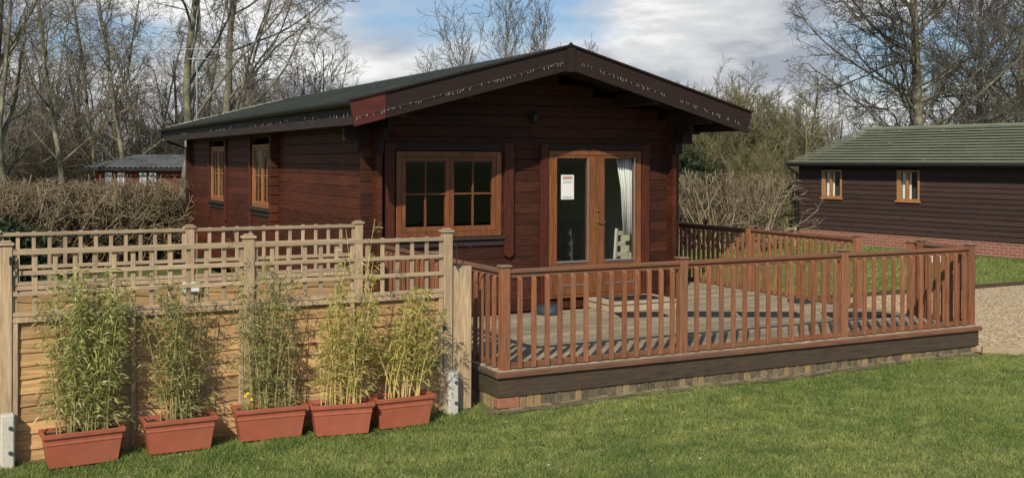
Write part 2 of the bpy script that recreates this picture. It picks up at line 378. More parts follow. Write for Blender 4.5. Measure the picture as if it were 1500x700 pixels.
col = ramp(t, sp.outputs[0], [(0, (.28, .185, .095)), (.4, (.62, .45, .25)), (.75, (.80, .63, .37)), (1, (.92, .82, .58))])
dd = ramp(t, vo.outputs['Distance'], [(.25, (1, 1, 1)), (.75, (.45, .42, .38))])
col = mixc(t, 1, col, dd, 'MULTIPLY'); t.links.new(col, b.inputs['Base Color']); b.inputs['Roughness'].default_value = .9
bump(t, b, vo.outputs['Distance'], -.8, .02)
M['earth'] = plain('bare earth', (.14, .11, .065), .95, .4, 12, bstr=.6)

# ------------------------------------------------------------------ ground
gx = np.unique(np.concatenate([np.linspace(-6, 30, 90), np.linspace(-600, -6, 20), np.linspace(30, 700, 22)]))
gy = np.unique(np.concatenate([np.linspace(-6, 45, 110), np.linspace(-600, -6, 16), np.linspace(45, 900, 24)]))
GX, GY = np.meshgrid(gx, gy); V = np.stack([GX, GY, gz(GX, GY)], -1).reshape(-1, 3)
nx, ny = len(gx), len(gy); I, J = np.meshgrid(np.arange(nx - 1), np.arange(ny - 1)); q = (J * nx + I).ravel()
F = np.stack([q, q + 1, q + nx + 1, q + nx], 1)
tag(npmesh('ground', V, F, M['ground'], smooth=True), kind='structure')
# gravel yard: polygon sheet a little above the turf, with timber edging
GP = [(10.9, 8.9), (11.5, 8.6), (20, 8.2), (28, 9.5), (28, 13.0), (21, 13.2), (16.2, 13.3), (10.9, 13.45)]
def in_gravel(u, v):
    lo = np.interp(u, [10.9, 11.5, 20, 28], [8.9, 8.6, 8.2, 9.5]); hi = np.interp(u, [10.9, 16.2, 21, 28], [13.45, 13.3, 13.2, 13.0])
    return (u > 10.9) & (v > lo) & (v < hi)
mb = MB(); us = np.linspace(10.92, 28, 60)
for i in range(59):
    for j in range(12):
        qs = []
        for (uu, jj) in ((us[i], j), (us[i + 1], j), (us[i + 1], j + 1), (us[i], j + 1)):
            lo = np.interp(uu, [10.9, 11.5, 20, 28], [8.9, 8.6, 8.2, 9.5]); hi = np.interp(uu, [10.9, 16.2, 21, 28], [13.45, 13.3, 13.2, 13.0])
            vv = lo + (hi - lo) * jj / 12; qs.append((uu, vv, gzf(uu, vv) + .02))
        mb.add(qs, [(0, 1, 2, 3)])
tag(mb.build('gravel_yard', M['gravel']), kind='structure')
mb = MB()
for pl in ([(10.95, 8.93), (11.5, 8.57), (16, 8.33), (22, 8.2)],):
    for a, b_ in zip(pl[:-1], pl[1:]): mb.beam((*a, gzf(*a) + .03), (*b_, gzf(*b_) + .03), .06, .12)
eg = tag(mb.build('timber_edging', M['fence_x'], bev=.006), 'pale timber edging strip between lawn and gravel right of the deck', 'edging')
mb = MB()
for a, b_ in zip(((10.95, 13.5), (16.2, 13.35), (21, 13.25)), ((16.15, 13.35), (20.9, 13.25), (28, 13.05))):
    mb.beam((*a, gzf(*a) + .035), (*b_, gzf(*b_) + .035), .07, .11)
tag(mb.build('timber_edging', M['deckfas_x'], bev=.006), 'dark edging board between gravel and the far lawn', 'edging')
mb = MB()       # worn soil line in front of the deck and fence
us = np.linspace(-3.2, 10.8, 90)
for i in range(89):
    w0 = .10 + .09 * abs(math.sin(i * 1.3) * math.sin(i * .37 + 1)); w1 = .10 + .09 * abs(math.sin((i + 1) * 1.3) * math.sin((i + 1) * .37 + 1))
    a, b_ = us[i], us[i + 1]
    f_ = lambda u: 9.24 if u < 4.3 else 9.0
    mb.add([(a, f_(a) - w0, gzf(a, 9) + .008), (b_, f_(b_) - w1, gzf(b_, 9) + .008), (b_, f_(b_) + .06, gzf(b_, 9) + .008), (a, f_(a) + .06, gzf(a, 9) + .008)], [(0, 1, 2, 3)])
tag(mb.build('bare_soil', M['earth']), kind='structure')

# grass blades
def blades(n, u0, u1, v0, v1, h0, h1, w, keep, lean=.5):
    u = rng.uniform(u0, u1, n); v = rng.uniform(v0, v1, n); k = keep(u, v); u, v = u[k], v[k]; n = len(u)
    z = gz(u, v); cl = .6 + .8 * np.abs(np.sin(u * 5.1 + 2 * np.sin(v * 3.3)) * np.sin(v * 4.3 + np.sin(u * 2.1)))
    h = rng.uniform(h0, h1, n) * cl * np.where((v > 8.75) & (v < 9.05) & (u > 4.3), .55, 1); th = rng.uniform(0, 2 * np.pi, n); ph = rng.uniform(0, 2 * np.pi, n); ln = rng.uniform(.1, lean * 2, n) * h
    wd = w * rng.uniform(.6, 1.3, n); B = np.stack([u, v, z - .004], 1)
    sd_ = np.stack([np.cos(th), np.sin(th), np.zeros(n)], 1) * wd[:, None] / 2
    ld = np.stack([np.cos(ph) * ln, np.sin(ph) * ln, np.zeros(n)], 1); up = np.array([0, 0, 1.])
    mid = B + ld * .35 + up * (h * .6)[:, None]; tip = B + ld + up * h[:, None]
    V = np.stack([B - sd_, B + sd_, mid + sd_ * .7, tip, mid - sd_ * .7], 1).reshape(-1, 3); o = np.arange(n)[:, None] * 5
    F = np.concatenate([np.concatenate([o, o + 1, o + 2], 1), np.concatenate([o, o + 2, o + 4], 1), np.concatenate([o + 4, o + 2, o + 3], 1)])
    return V, F
def join(L):
    Vs = []; Fs = []; o = 0
    for V, F in L: Vs.append(V); Fs.append(F + o); o += len(V)
    return np.concatenate(Vs), np.concatenate(Fs)
def keepA(u, v):
    px, py, d = proj(u, v, -.35)
    return (px > -250) & (px < 1750) & (py < 800) & ~((v > 9.0) & (u > 4.35)) & ~((v > 9.16)) & ~in_gravel(u, v)
def keepB(u, v):
    px, py, d = proj(u, v, -.3)
    return (px > 880) & (px < 1650) & ((v > 13.5) & (u > 10.9) | (v > 13.5) & (u > 11)) & (u < 21.6)
def keepT(u, v):
    return keepA(u, v) & (np.sin(u * 2.3 + 1.7 * np.sin(v * 1.9)) * np.sin(v * 2.9 + np.sin(u * 3.1)) + .35 * np.sin(u * 11) * np.sin(v * 9) > .52)
V, F = join([blades(60000, -2.5, 13.5, 4.2, 9.2, .03, .062, .007, keepT, 1.0), blades(480000, -2.5, 13.5, 4.2, 9.2, .018, .048, .0052, keepA, .9), blades(5000, -2.5, 11, 8.5, 9.2, .03, .065, .006, lambda u, v: keepA(u, v) & (v > 8.7)), blades(140000, 10.9, 24, 13.5, 30, .03, .06, .014, keepB)])
tag(npmesh('grass', V, F, M['blades']), 'short green lawn grass with paler tufts', 'grass', kind='stuff')

# ------------------------------------------------------------------ log cabin
UL, UR, VF, VB, UC = 4.53, 9.0, 12.58, 24.2, 6.765
AP, SL = 3.402, .267                                   # apex height, slope
roofz = lambda u: AP - SL * abs(u - UC)
cab = thing('log_cabin', 'dark red brown log cabin with a gabled porch roof behind the deck', 'cabin', (UC, VF, -.05))
def P(mb, name, mat, parent=cab, bev=0, smooth=False):
    o = mb.build(name, mat, parent, bev, smooth)
    # keep world coordinates under the moved empty
    root = parent
    mi = Matrix.Identity(4)
    off = Vector((0, 0, 0)); r_ = root
    while r_ is not None: off += Vector(r_.location); r_ = r_.parent
    o.location = -off
    return o
H = .1435
def logs(along, c, a0, a1, z0, z1, opens, th, inward, ends=(0, 0), clip=None, ch=.006):
    """stack of chamfered logs. along 'x' or 'y'; c outer face coordinate; inward +1/-1 side of thickness"""
    mb = MB(); z = z0; k = 0
    while z < z1 - .01:
        zt = min(z + H, z1 + .3); segs = [(a0 - ends[0], a1 + ends[1])]
        if clip:
            h_ = clip(zt)
            if h_ is None: break
            segs = [(max(segs[0][0], h_[0]), min(segs[0][1], h_[1]))]
        for (o0, o1, oz0, oz1) in opens:
            if z < oz1 - .02 and zt > oz0 + .02:
                ns = []
                for s0, s1 in segs:
                    if o0 > s0 + .01: ns.append((s0, min(s1, o0)))
                    if o1 < s1 - .01: ns.append((max(s0, o1), s1))
                segs = [q for q in ns if q[1] - q[0] > .02]
        g = .0022
        prof = [(0, z + g + ch), (ch, z + g), (ch * 1.5, z + .0002), (th, z + .0002), (th, zt - .0002), (ch * 1.5, zt - .0002), (ch, zt - g), (0, zt - g - ch)]
        for s0, s1 in segs:
            if s1 - s0 < .03: continue
            if along == 'x': mb.prism(prof, lambda p, q, t_: (t_, c + inward * p, q), s0, s1)
            else: mb.prism(prof, lambda p, q, t_: (c + inward * p, t_, q), s0, s1)
        z = zt; k += 1
    return mb
WIN = (4.83, 6.29, 1.0, 2.09); DOOR = (7.0, 8.47, .13, 2.11)
def gclip(z):
    hw = (AP - .16 - z) / SL
    if hw < .1: return None
    return (UC - hw, UC + hw)
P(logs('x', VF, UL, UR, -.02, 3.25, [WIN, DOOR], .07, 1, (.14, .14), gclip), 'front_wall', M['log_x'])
SW = [(17.45, 18.69, 1.17, 2.24), (20.9, 22.15, 1.17, 2.24)]
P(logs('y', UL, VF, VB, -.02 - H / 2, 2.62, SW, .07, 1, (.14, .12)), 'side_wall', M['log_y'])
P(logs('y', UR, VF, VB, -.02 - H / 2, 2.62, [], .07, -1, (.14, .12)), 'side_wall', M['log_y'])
P(logs('x', VB, UL, UR, -.02, 3.25, [], .07, -1, (.12, .12), gclip), 'rear_wall', M['log_x'])
for vv in (16.98,):      # partition whose log ends pass through the side wall
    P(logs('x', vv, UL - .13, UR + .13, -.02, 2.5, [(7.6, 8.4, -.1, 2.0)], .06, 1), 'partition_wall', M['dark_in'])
# boards over the partition log ends on the side wall
mb = MB(); z = -.02
while z < 2.42: mb.box(UL - .145, UL - .001, 16.96, 17.06, z + .006, z + H - .006); z += H
P(mb, 'log_ends', M['log_y'], bev=.006)
# stepped log brackets under the eaves beyond the front wall corners
mb = MB()
BR = ((.52, 2.36, 2.50), (.37, 2.22, 2.36), (.20, 2.07, 2.22))
for fb in (lambda e_: (UR + .14, UR + e_, VF + .002, VF + .068), lambda e_: (UL - min(e_, .40), UL - .14, VF + .002, VF + .068), lambda e_: (UL + .002, UL + .068, VF - e_, VF - .142), lambda e_: (UR - .068, UR - .002, VF - e_, VF - .142)):
    mb = MB()
    for ext, z0, z1 in BR: mb.box(*fb(ext), z0, z1)
    P(mb, 'log_bracket', M['barge'])
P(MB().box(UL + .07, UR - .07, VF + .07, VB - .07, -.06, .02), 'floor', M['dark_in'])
# roof slabs
rf0, rf1, EU = 11.63, 24.95, 4.08
def slab(mb, u0, u1, v0, v1, top, bot):
    vs = [(u0, v0, roofz(u0) + top), (u1, v0, roofz(u1) + top), (u1, v1, roofz(u1) + top), (u0, v1, roofz(u0) + top)]
    vs += [(u0, v0, roofz(u0) + bot), (u1, v0, roofz(u1) + bot), (u1, v1, roofz(u1) + bot), (u0, v1, roofz(u0) + bot)]
    return mb.add(vs, [(0, 1, 2, 3), (7, 6, 5, 4), (0, 4, 5, 1), (1, 5, 6, 2), (2, 6, 7, 3), (3, 7, 4, 0)])
ERU = 2 * UC - EU
mb = slab(MB(), EU, UC, rf0, rf1, -.035, -.13); slab(mb, UC, ERU, rf0, rf1, -.035, -.13)
roof = P(mb, 'roof', M['soffit'])
# felt shingles in overlapping courses
mb = MB(); nC = 19
for side in (-1, 1):
    for i in range(nC):
        a0 = (UC - EU + .05) * (1 - i / nC); a1 = (UC - EU + .05) * (1 - (i + 1) / nC) - .03
        a1 = max(a1, 0)
        u0, u1 = UC + side * a0, UC + side * a1
        vs = [(u0, rf0 + .02, roofz(u0) - .006), (u1, rf0 + .02, roofz(u1) - .022), (u1, rf1 + .03, roofz(u1) - .022), (u0, rf1 + .03, roofz(u0) - .006)]
        vs += [(p[0], p[1], p[2] - .012) for p in vs]
        fs = [(0, 1, 2, 3), (7, 6, 5, 4), (0, 4, 5, 1), (1, 5, 6, 2), (2, 6, 7, 3), (3, 7, 4, 0)]
        mb.add(vs, fs if side < 0 else [f[::-1] for f in fs])
mb.prism([(-.12, -SL * .12 + .004), (0, .012), (.12, -SL * .12 + .004), (.12, -SL * .12 - .01), (0, 0), (-.12, -SL * .12 - .01)], lambda p, q, t_: (UC + p, t_, AP + q), rf0, rf1)
P(mb, 'roof_felt', M['felt'])
def rake(v, y0, y1, th, d, u_out, mat, name, uin=None, side=-1, off=0):
    """board following the slope between |u-UC|=uin..u_out, depth d below top"""
    mb = MB(); a = math.atan(SL); uo = u_out; ui = uin or 0
    n_ = (math.sin(a) * d, math.cos(a) * d)      # perpendicular drop
    top_o = (uo, AP - SL * uo + off); top_i = (ui, AP - SL * ui + off)
    bot_o = (uo - n_[0] * .75, AP - SL * (uo - n_[0] * .75) + off - d / math.cos(a))
    bot_i = (ui, AP - SL * ui + off - d / math.cos(a))
    vs = [(UC + side * p, yy, q_) for yy in (y0, y1) for p, q_ in (top_o, bot_o, bot_i, top_i)]
    fs = [(0, 1, 2, 3), (7, 6, 5, 4), (0, 4, 5, 1), (1, 5, 6, 2), (2, 6, 7, 3), (3, 7, 4, 0)]
    mb.add(vs, fs if side > 0 else [f[::-1] for f in fs])
    return P(mb, name, mat)
TU = 2.865
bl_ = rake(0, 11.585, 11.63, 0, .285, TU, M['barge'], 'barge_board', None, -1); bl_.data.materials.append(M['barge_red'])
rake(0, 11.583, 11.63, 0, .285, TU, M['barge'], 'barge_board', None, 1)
# redder outer end of the left board: a thin overlay in front of it
rake(0, 11.575, 11.5848, 0, .287, TU + .004, M['barge_red'], 'barge_board_end', TU - .42, -1)['label'] = 'redder left end of the barge board'
mb = MB()   # upper cover strip along the barge
for side in (-1, 1):
    mb.beam((UC + side * (TU + .01), 11.60, AP - SL * (TU + .01) + .012), (UC, 11.60, AP + .012), .09, .022, (0, 0, 1))
P(mb, 'verge_trim', M['barge'])
mb = MB().add([(UC - .06, 11.57, 3.08), (UC + .06, 11.57, 3.08), (UC + .06, 11.57, 3.40), (UC, 11.57, 3.45), (UC - .06, 11.57, 3.40),
               (UC - .06, 11.582, 3.08), (UC + .06, 11.582, 3.08), (UC + .06, 11.582, 3.40), (UC, 11.582, 3.45), (UC - .06, 11.582, 3.40)],
              [(0, 1, 2, 3, 4), (9, 8, 7, 6, 5), (0, 5, 6, 1), (1, 6, 7, 2), (2, 7, 8, 3), (3, 8, 9, 4), (4, 9, 5, 0)])
P(mb, 'apex_plate', M['barge'])
for u in (UC, UC - 1.35, UC + 1.35, UC - 2.22, UC + 2.22): P(MB().box(u - .045, u + .045, 11.64, 12.56, roofz(u) - .33, roofz(u) - .15), 'purlin', M['soffit'], bev=.004)
rake(0, 24.95, 24.99, 0, .2, TU - .1, M['barge'], 'barge_board', None, -1)
rake(0, 24.95, 24.99, 0, .2, TU - .1, M['barge'], 'barge_board', None, 1)
mb = MB().box(EU - .03, EU - .002, 11.64, 24.94, roofz(EU) - .30, roofz(EU) - .03).box(ERU + .002, ERU + .03, 11.64, 24.94, roofz(EU) - .30, roofz(EU) - .03)
mb.box(EU, UL - .15, 12.7, 24.9, roofz(EU) - .285, roofz(EU) - .265).box(UR + .15, ERU, 12.7, 24.9, roofz(EU) - .285, roofz(EU) - .265)
P(mb, 'eaves_fascia', M['fascia_dark'])
# gutter (half round) and downpipe at the far corner
mb = MB(); gp = [(math.cos(t_) * .055, math.sin(t_) * .055) for t_ in np.linspace(math.pi, 2 * math.pi, 9)] + [(math.cos(t_) * .048, math.sin(t_) * .048) for t_ in np.linspace(2 * math.pi, math.pi, 9)]
mb.prism(gp, lambda p, q_, t_: (EU - .095 + p, t_, roofz(EU) - .035 + q_), 11.7, 25.0)
P(mb, 'gutter', M['gutter'], smooth=False)
P(MB().tube([(EU - .095, 24.85, 2.55), (EU - .095, 24.85, 2.42), (UL - .06, 24.45, 2.22), (UL - .06, 24.45, -.3)], .034, 8), 'downpipe', M['gutter'])
mb = MB()   # lichen crust on the far verge and the top of the roof
rr = random.Random(3)
for i in range(240):
    u = EU + rr.random() ** 1.0 * (UC - EU); v_ = 24.9 + rr.uniform(-.06, .05); s_ = rr.uniform(.01, .035); z_ = roofz(u) + .0
    mb.lathe((u, v_, z_), [(s_, 0), (s_ * .7, s_ * .5), (s_ * .1, s_ * .7)], 5)
tag(P(mb, 'lichen', M['lichen']), kind='stuff')

def window(parent, name, axis, c, a0, a1, z0, z1, cas, cols, rows, mat, matx, fw=.065, sw=.06, inward=1, proud=.03):
    """framed window; c = wall face; axis 'x': a along u facing -v; 'y': a along v facing -u"""
    def bx(mb, p0, p1, y0, y1, q0, q1):
        if axis == 'x': mb.box(p0, p1, c + y0, c + y1, q0, q1)
        else: mb.box(c + y0, c + y1, p0, p1, q0, q1)
    mb = MB(); pr = -proud
    bx(mb, a0, a0 + fw, pr, .07, z0, z1); bx(mb, a1 - fw, a1, pr, .07, z0, z1); bx(mb, a0 + fw, a1 - fw, pr, .07, z1 - fw, z1); bx(mb, a0 + fw, a1 - fw, pr, .07, z0, z0 + fw)
    w = P(mb, name, mat, parent, bev=.004)
    n = cas; W_ = (a1 - a0 - 2 * fw) / n
    for k in range(n):
        b0 = a0 + fw + k * W_ + .003; b1 = b0 + W_ - .006; q0 = z0 + fw + .003; q1 = z1 - fw - .003; pr2 = pr + .012
        mb = MB(); bx(mb, b0, b0 + sw, pr2, .04, q0, q1); bx(mb, b1 - sw, b1, pr2, .04, q0, q1); bx(mb, b0 + sw, b1 - sw, pr2, .04, q0, q0 + sw * 1.15); bx(mb, b0 + sw, b1 - sw, pr2, .04, q1 - sw, q1)
        i0, i1, j0, j1 = b0 + sw, b1 - sw, q0 + sw * 1.15, q1 - sw
        for i in range(1, cols): cx = i0 + (i1 - i0) * i / cols; bx(mb, cx - .011, cx + .011, pr2 + .006, .03, j0, j1)
        for j in range(1, rows):
            cz = j0 + (j1 - j0) * j / rows
            for i in range(cols):
                e0 = i0 + (i1 - i0) * i / cols + (.011 if i else 0); e1 = i0 + (i1 - i0) * (i + 1) / cols - (.011 if i < cols - 1 else 0)
                bx(mb, e0, e1, pr2 + .006, .03, cz - .011, cz + .011)
        P(mb, 'casement', mat, w, bev=.003)
        mb = MB(); mb.add([(i0 - .005, c + .01, j0 - .005), (i1 + .005, c + .01, j0 - .005), (i1 + .005, c + .01, j1 + .005), (i0 - .005, c + .01, j1 + .005)] if axis == 'x' else [(c + .01, i0 - .005, j0 - .005), (c + .01, i1 + .005, j0 - .005), (c + .01, i1 + .005, j1 + .005), (c + .01, i0 - .005, j1 + .005)], [(0, 1, 2, 3)]); P(mb, 'pane', M['glass'], w)
    return w
w = window(cab, 'window', 'x', VF, WIN[0], WIN[1], WIN[2], WIN[3], 2, 2, 2, M['frame'], M['frame_x'], .07, .055)
w['label'] = 'wide front window with two casements of four panes'
mb = MB().box(4.80, 6.33, VF - .065, VF, .955, .995).box(4.80, 6.33, VF - .028, VF, .875, .95)
P(mb, 'sill', M['fascia_dark'], w, bev=.004)
for (v0, v1, z0, z1) in SW:
    w = window(cab, 'window', 'y', UL, v0, v1, z0, z1, 2, 2, 2, M['frame_side'], M['frame_side'], .05, .045, proud=.012)
    P(MB().box(UL - .07, UL, v0 - .05, v1 + .05, z0 - .05, z0 - .005).box(UL - .03, UL, v0 - .05, v1 + .05, z0 - .13, z0 - .055), 'sill', M['fascia_dark'], w, bev=.004)
    for a in (v0 - .20, v1 + .06):
        P(MB().box(UL - .042, UL - .001, a, a + .13, z0 - .35, z1 + .12), 'side_board', M['trim'], w, bev=.006)
mb = MB()
def pointed(mb, u0, u1, z0, z1, v0=VF - .05, v1=VF - .001):
    uc = (u0 + u1) / 2
    mb.prism([(u0, z0 + .04), (uc, z0), (u1, z0 + .04), (u1, z1), (u0, z1)][::-1], lambda p, q_, t_: (p, t_, q_), v0, v1)
for a in ((4.665, 4.80), (6.33, 6.47)): P((lambda m_: (pointed(m_, a[0], a[1], .70, 2.20), m_)[1])(MB()), 'side_board', M['trim'], bev=.005)
for a in ((6.87, 6.985), (8.485, 8.61)): P(MB().box(a[0], a[1], VF - .05, VF - .001, .02, 2.20), 'side_board', M['trim'], bev=.005)
P(MB().box(4.80, 6.33, VF - .04, VF - .001, 2.10, 2.20).box(6.985, 8.485, VF - .04, VF - .001, 2.115, 2.20), 'head_board', M['barge'], bev=.005)
# double door
d0, d1, dz0, dz1 = DOOR
fr = P(MB().box(d0, d0 + .06, VF - .04, VF + .07, dz0, dz1).box(d1 - .06, d1, VF - .04, VF + .07, dz0, dz1).box(d0 + .06, d1 - .06, VF - .04, VF + .07, dz1 - .06, dz1).box(d0 + .06, d1 - .06, VF - .05, VF + .07, dz0, dz0 + .035),
       'door_frame', M['frame'], bev=.004)
dm = (d0 + d1) / 2
for k in (0, 1):
    b0 = d0 + .063 if k == 0 else dm + .002; b1 = dm - .002 if k == 0 else d1 - .063
    gx0, gx1 = (7.125, 7.60) if k == 0 else (7.875, 8.355)
    q0, q1 = dz0 + .04, dz1 - .063; f0, f1 = VF - .03, VF + .03
    mb = MB().box(b0, gx0, f0, f1, q0, q1).box(gx1, b1, f0, f1, q0, q1).box(gx0, gx1, f0, f1, 2.01, q1).box(gx0, gx1, f0, f1, q0, .30).box(gx0, gx1, f0, f1, .50, .62)
    mb.box(gx0, gx1, f0 + .02, f1 - .01, .30, .50)
    lf = P(mb, 'door_leaf', M['frame'], bev=.003)
    P(MB().add([(gx0, VF + .002, .62), (gx1, VF + .002, .62), (gx1, VF + .002, 2.01), (gx0, VF + .002, 2.01)], [(0, 1, 2, 3)]), 'pane', M['glass'], lf)
    mb = MB().box(gx0 - .005, gx1 + .005, f0 - .012, f0 - .001, .605, .628).box(gx1 - .004, gx1 + .012, f0 - .010, f0 - .001, .63, 2.01).box(gx0 - .005, gx1 + .005, f0 - .010, f0 - .001, .295, .308).box(gx1 - .003, gx1 + .009, f0 - .010, f0 - .001, .31, .50)
    P(mb, 'glazing_bead', M['steel'], lf)
    if k == 0: P(MB().tube([(dm + .02, f0 - .002, 1.15), (dm + .02, f0 - .05, 1.15), (dm + .13, f0 - .055, 1.15)], .010, 8).box(dm + .005, dm + .035, f0 - .008, f0 - .001, 1.05, 1.22).lathe((dm + .02, f0 - .012, 1.29), [(.018, 0), (.018, .02)], 10), 'handle', M['brass'], fr, smooth=False)
# window and door linings inside
P(MB().box(UR - .085, UR - .072, VF + .07, 16.9, .02, 2.45), 'wall_lining', M['cream'])
# things inside
def curtain(name, label, pts, z0, z1, amp=.02):
    mb = MB(); n = 40
    vs = []
    for i in range(n + 1):
        t_ = i / n
        for zt, pin in ((z1, 1), ((z0 + z1) / 2 + .1, .7), (z0, .55)):
            u = pts[0][0] + (pts[1][0] - pts[0][0]) * t_ * (pin if pts[2] else 1); v_ = pts[0][1] + (pts[1][1] - pts[0][1]) * t_ * (pin if pts[2] else 1)
            vs.append((u + amp * math.sin(t_ * 40), v_ + amp * math.cos(t_ * 37), zt))
    fs = []
    for i in range(n):
        for j in (0, 1): a = i * 3 + j; fs.append((a, a + 1, a + 4, a + 3))
    mb.add(vs, fs); o = mb.build(name, M['curtain'], smooth=True); so_ = o.modifiers.new('t', 'SOLIDIFY'); so_.thickness = .004
    return tag(o, label, 'curtain')
curtain('curtain', 'white curtain tied back inside the right glass door', ((8.43, 12.70), (8.14, 12.70), True), .95, 2.05)
curtain('curtain', 'pale curtain inside the side window nearer the porch', ((4.70, 17.5), (4.70, 18.0), False), 1.1, 2.2)
curtain('curtain', 'pale curtain inside the side window at the far end of the cabin', ((4.70, 20.95), (4.70, 21.5), False), 1.1, 2.2)
def chair(u, v, rz, label, mat):
    t_ = thing('dining_chair', label, 'chair', (u, v, .02), rz=rz)
    mb = MB().box(-.2, .2, -.2, .2, .43, .46); mb.build('seat', mat, t_, .005)
    for x_ in (-.18, .18):
        for y_ in (-.18,): MB().box(x_ - .018, x_ + .018, y_ - .018, y_ + .018, 0, .43).build('leg', mat, t_)
        MB().beam((x_, .18, 0), (x_, .25, 1.0), .034, .034, (0, 1, 0)).build('leg', mat, t_)
    mb = MB()
    for z_ in (.6, .75, .9): mb.box(-.165, .165, .2 + (z_ - .45) * .07, .222 + (z_ - .45) * .07, z_, z_ + .06)
    mb.build('backrest', mat, t_, .004); return t_
chair(8.35, 13.15, R(200), 'pale painted ladder back chair inside the right glass door', M['cream'])
chair(7.70, 13.5, R(150), 'dark wooden chair behind the left glass door beside the red tablecloth', M['dark_in'])
t_ = thing('dining_table', 'small dining table inside the cabin behind the left glass door', 'table', (7.3, 14.2, .02))
MB().box(-.5, .5, -.4, .4, .70, .73).build('tabletop', M['frame'], t_)
for x_ in (-.44, .44):
    for y_ in (-.34, .34): MB().box(x_ - .025, x_ + .025, y_ - .025, y_ + .025, 0, .70).build('leg', M['frame'], t_)
tag(MB().box(6.76, 7.84, 13.76, 14.64, .755, .765).box(6.755, 6.762, 13.76, 14.64, .52, .765).box(6.76, 7.84, 13.752, 13.759, .50, .765).box(7.84, 7.847, 13.76, 14.64, .52, .765).build('tablecloth', M['redcloth']), 'red check tablecloth hanging over the dining table inside', 'tablecloth')
nt_ = thing('notice', 'white laminated notice with a pink heading stuck inside the left door glass', 'notice', (7.30, VF - .001, 1.62))
MB().box(-.10, .10, -.004, -.001, -.165, .165).build('sheet', M['paper'], nt_)
MB().box(-.075, .075, -.006, -.0045, .105, .145).build('heading', M['paperhead'], nt_)
mb = MB()
for z_ in (.075, .055): mb.box(-.07, .065, -.006, -.0045, z_, z_ + .006)
mb.box(-.07, .07, -.006, -.0045, -.145, -.133)
mb.build('print', M['ink'], nt_)
# porch lamp
lp = thing('wall_lamp', 'small black wall lamp under the porch apex', 'lamp', (6.74, VF, 2.55))
MB().box(-.04, .04, -.03, -.002, -.05, .10).build('backplate', M['blackmetal'], lp, .004)
MB().tube([(0, -.03, .06), (0, -.12, .09), (0, -.12, .05)], .008, 6).build('arm', M['blackmetal'], lp)
MB().lathe((0, -.12, -.07), [(.02, 0), (.045, .01), (.05, .10), (.03, .13), (.01, .14)], 10).build('lamp_shade', M['blackmetal'], lp)
MB().tube([(.0, -.01, -.05), (.0, -.01, -.18), (-.05, -.01, -.28), (.03, -.01, -.38), (.25, -.01, -.40)], .006, 5).build('cable', M['blackmetal'], lp)
# icicle lights along barge and side fascia
def lights(name, label, f, n, seed, off):
    r_ = random.Random(seed); t_ = thing(name, label, 'string lights')
    pts = []; bl = MB()
    for i in range(n + 1):
        s_ = i / n; p = Vector(f(s_)); p.z += .005 * math.sin(i * .9) + r_.uniform(-.003, .003); pts.append(p)
        if i % 2 == 0 and r_.random() < .5:
            L = r_.uniform(.004, .032); q_ = p - Vector((0, 0, L)) + Vector((r_.uniform(-.012, .012), 0, 0))
            bl.tube([p, q_], .0018, 3); bl.tube([q_, q_ - Vector((0, 0, .011))], .0026, 4)
    MB().tube(pts, .0028, 4).build('cord', M['wire'], t_); tag(bl.build('bulbs', M['bulb'], t_), kind='stuff'); return t_
brz = lambda a: AP - SL * a
lights('icicle_lights', 'string of clear icicle bulbs along the left barge board', lambda s_: (UC - .1 - (TU - .1) * s_, 11.565, brz(.1 + (TU - .1) * s_) - .17 - .03 * s_), 190, 1, 0)
lights('icicle_lights', 'string of clear icicle bulbs along the right barge board', lambda s_: (UC + .1 + (TU - .1) * s_, 11.572, brz(.1 + (TU - .1) * s_) - .16 - .03 * s_), 190, 2, 0)
lights('icicle_lights', 'string of clear icicle bulbs under the side gutter of the cabin', lambda s_: (EU - .045, 11.7 + 13.1 * s_, roofz(EU) - .15 - .02 * math.sin(s_ * 25)), 300, 3, 0)

# ------------------------------------------------------------------ deck
DU0, DU1, DV0 = 4.50, 10.98, 9.02
dk = thing('deck', 'raised weathered timber deck on a low brick plinth in front of the cabin', 'deck', (7.7, 9.05, -.3))
mb = MB(); v_ = DV0; r_ = random.Random(5)
while v_ < 16.4:
    u0, u1 = (DU0, DU1) if v_ + .12 < VF - .16 else (UR + .16, DU1)
    cuts = [u0] + ([u0 + (u1 - u0) * r_.choice((.34, .5, .62))] if u1 - u0 > 3 else []) + [u1]
    for a, b_ in zip(cuts[:-1], cuts[1:]): mb.box(a + .002, b_ - .002, v_ + .005, v_ + .116, -.028, r_.uniform(-.002, .002))
    v_ += .124
P(mb, 'deck_boards', M['deck'], dk, bev=.004)
P(MB().box(DU0 - .045, DU1 + .03, DV0 - .055, DV0 + .0, -.062, -.012), 'nosing', M['trimx'], dk, bev=.008)
P(MB().box(DU0 - .045, DU0 - .002, DV0 + .002, VF - .15, -.062, -.012), 'nosing', M['trimy'], dk, bev=.008)
P(MB().box(DU0 - .02, DU1, DV0 - .022, DV0 + .02, -.245, -.063), 'fascia_board', M['deckfas_x'], dk, bev=.004)
P(MB().box(DU0 - .02, DU0 + .02, DV0 + .023, VF - .15, -.245, -.063), 'fascia_board', M['deckfas_y'], dk, bev=.004)
P(MB().box(DU1 - .04, DU1, DV0 + .023, 16.4, -.245, -.03), 'fascia_board', M['deckfas_y'], dk, bev=.004)
mb = MB(); u = DU0 + .225; r_ = random.Random(8)
while u < DU1 - .08:
    w_ = .068 + r_.uniform(-.004, .004); j = r_.uniform(-.006, .004)
    mb.box(u, u + w_, DV0 - .004 + j, DV0 + .09, -.46, -.248 - r_.uniform(0, .004)); u += w_ + .009
P(mb, 'brick_plinth', M['plinth'], dk, bev=.006); mb = MB()
v_ = DV0 + .12
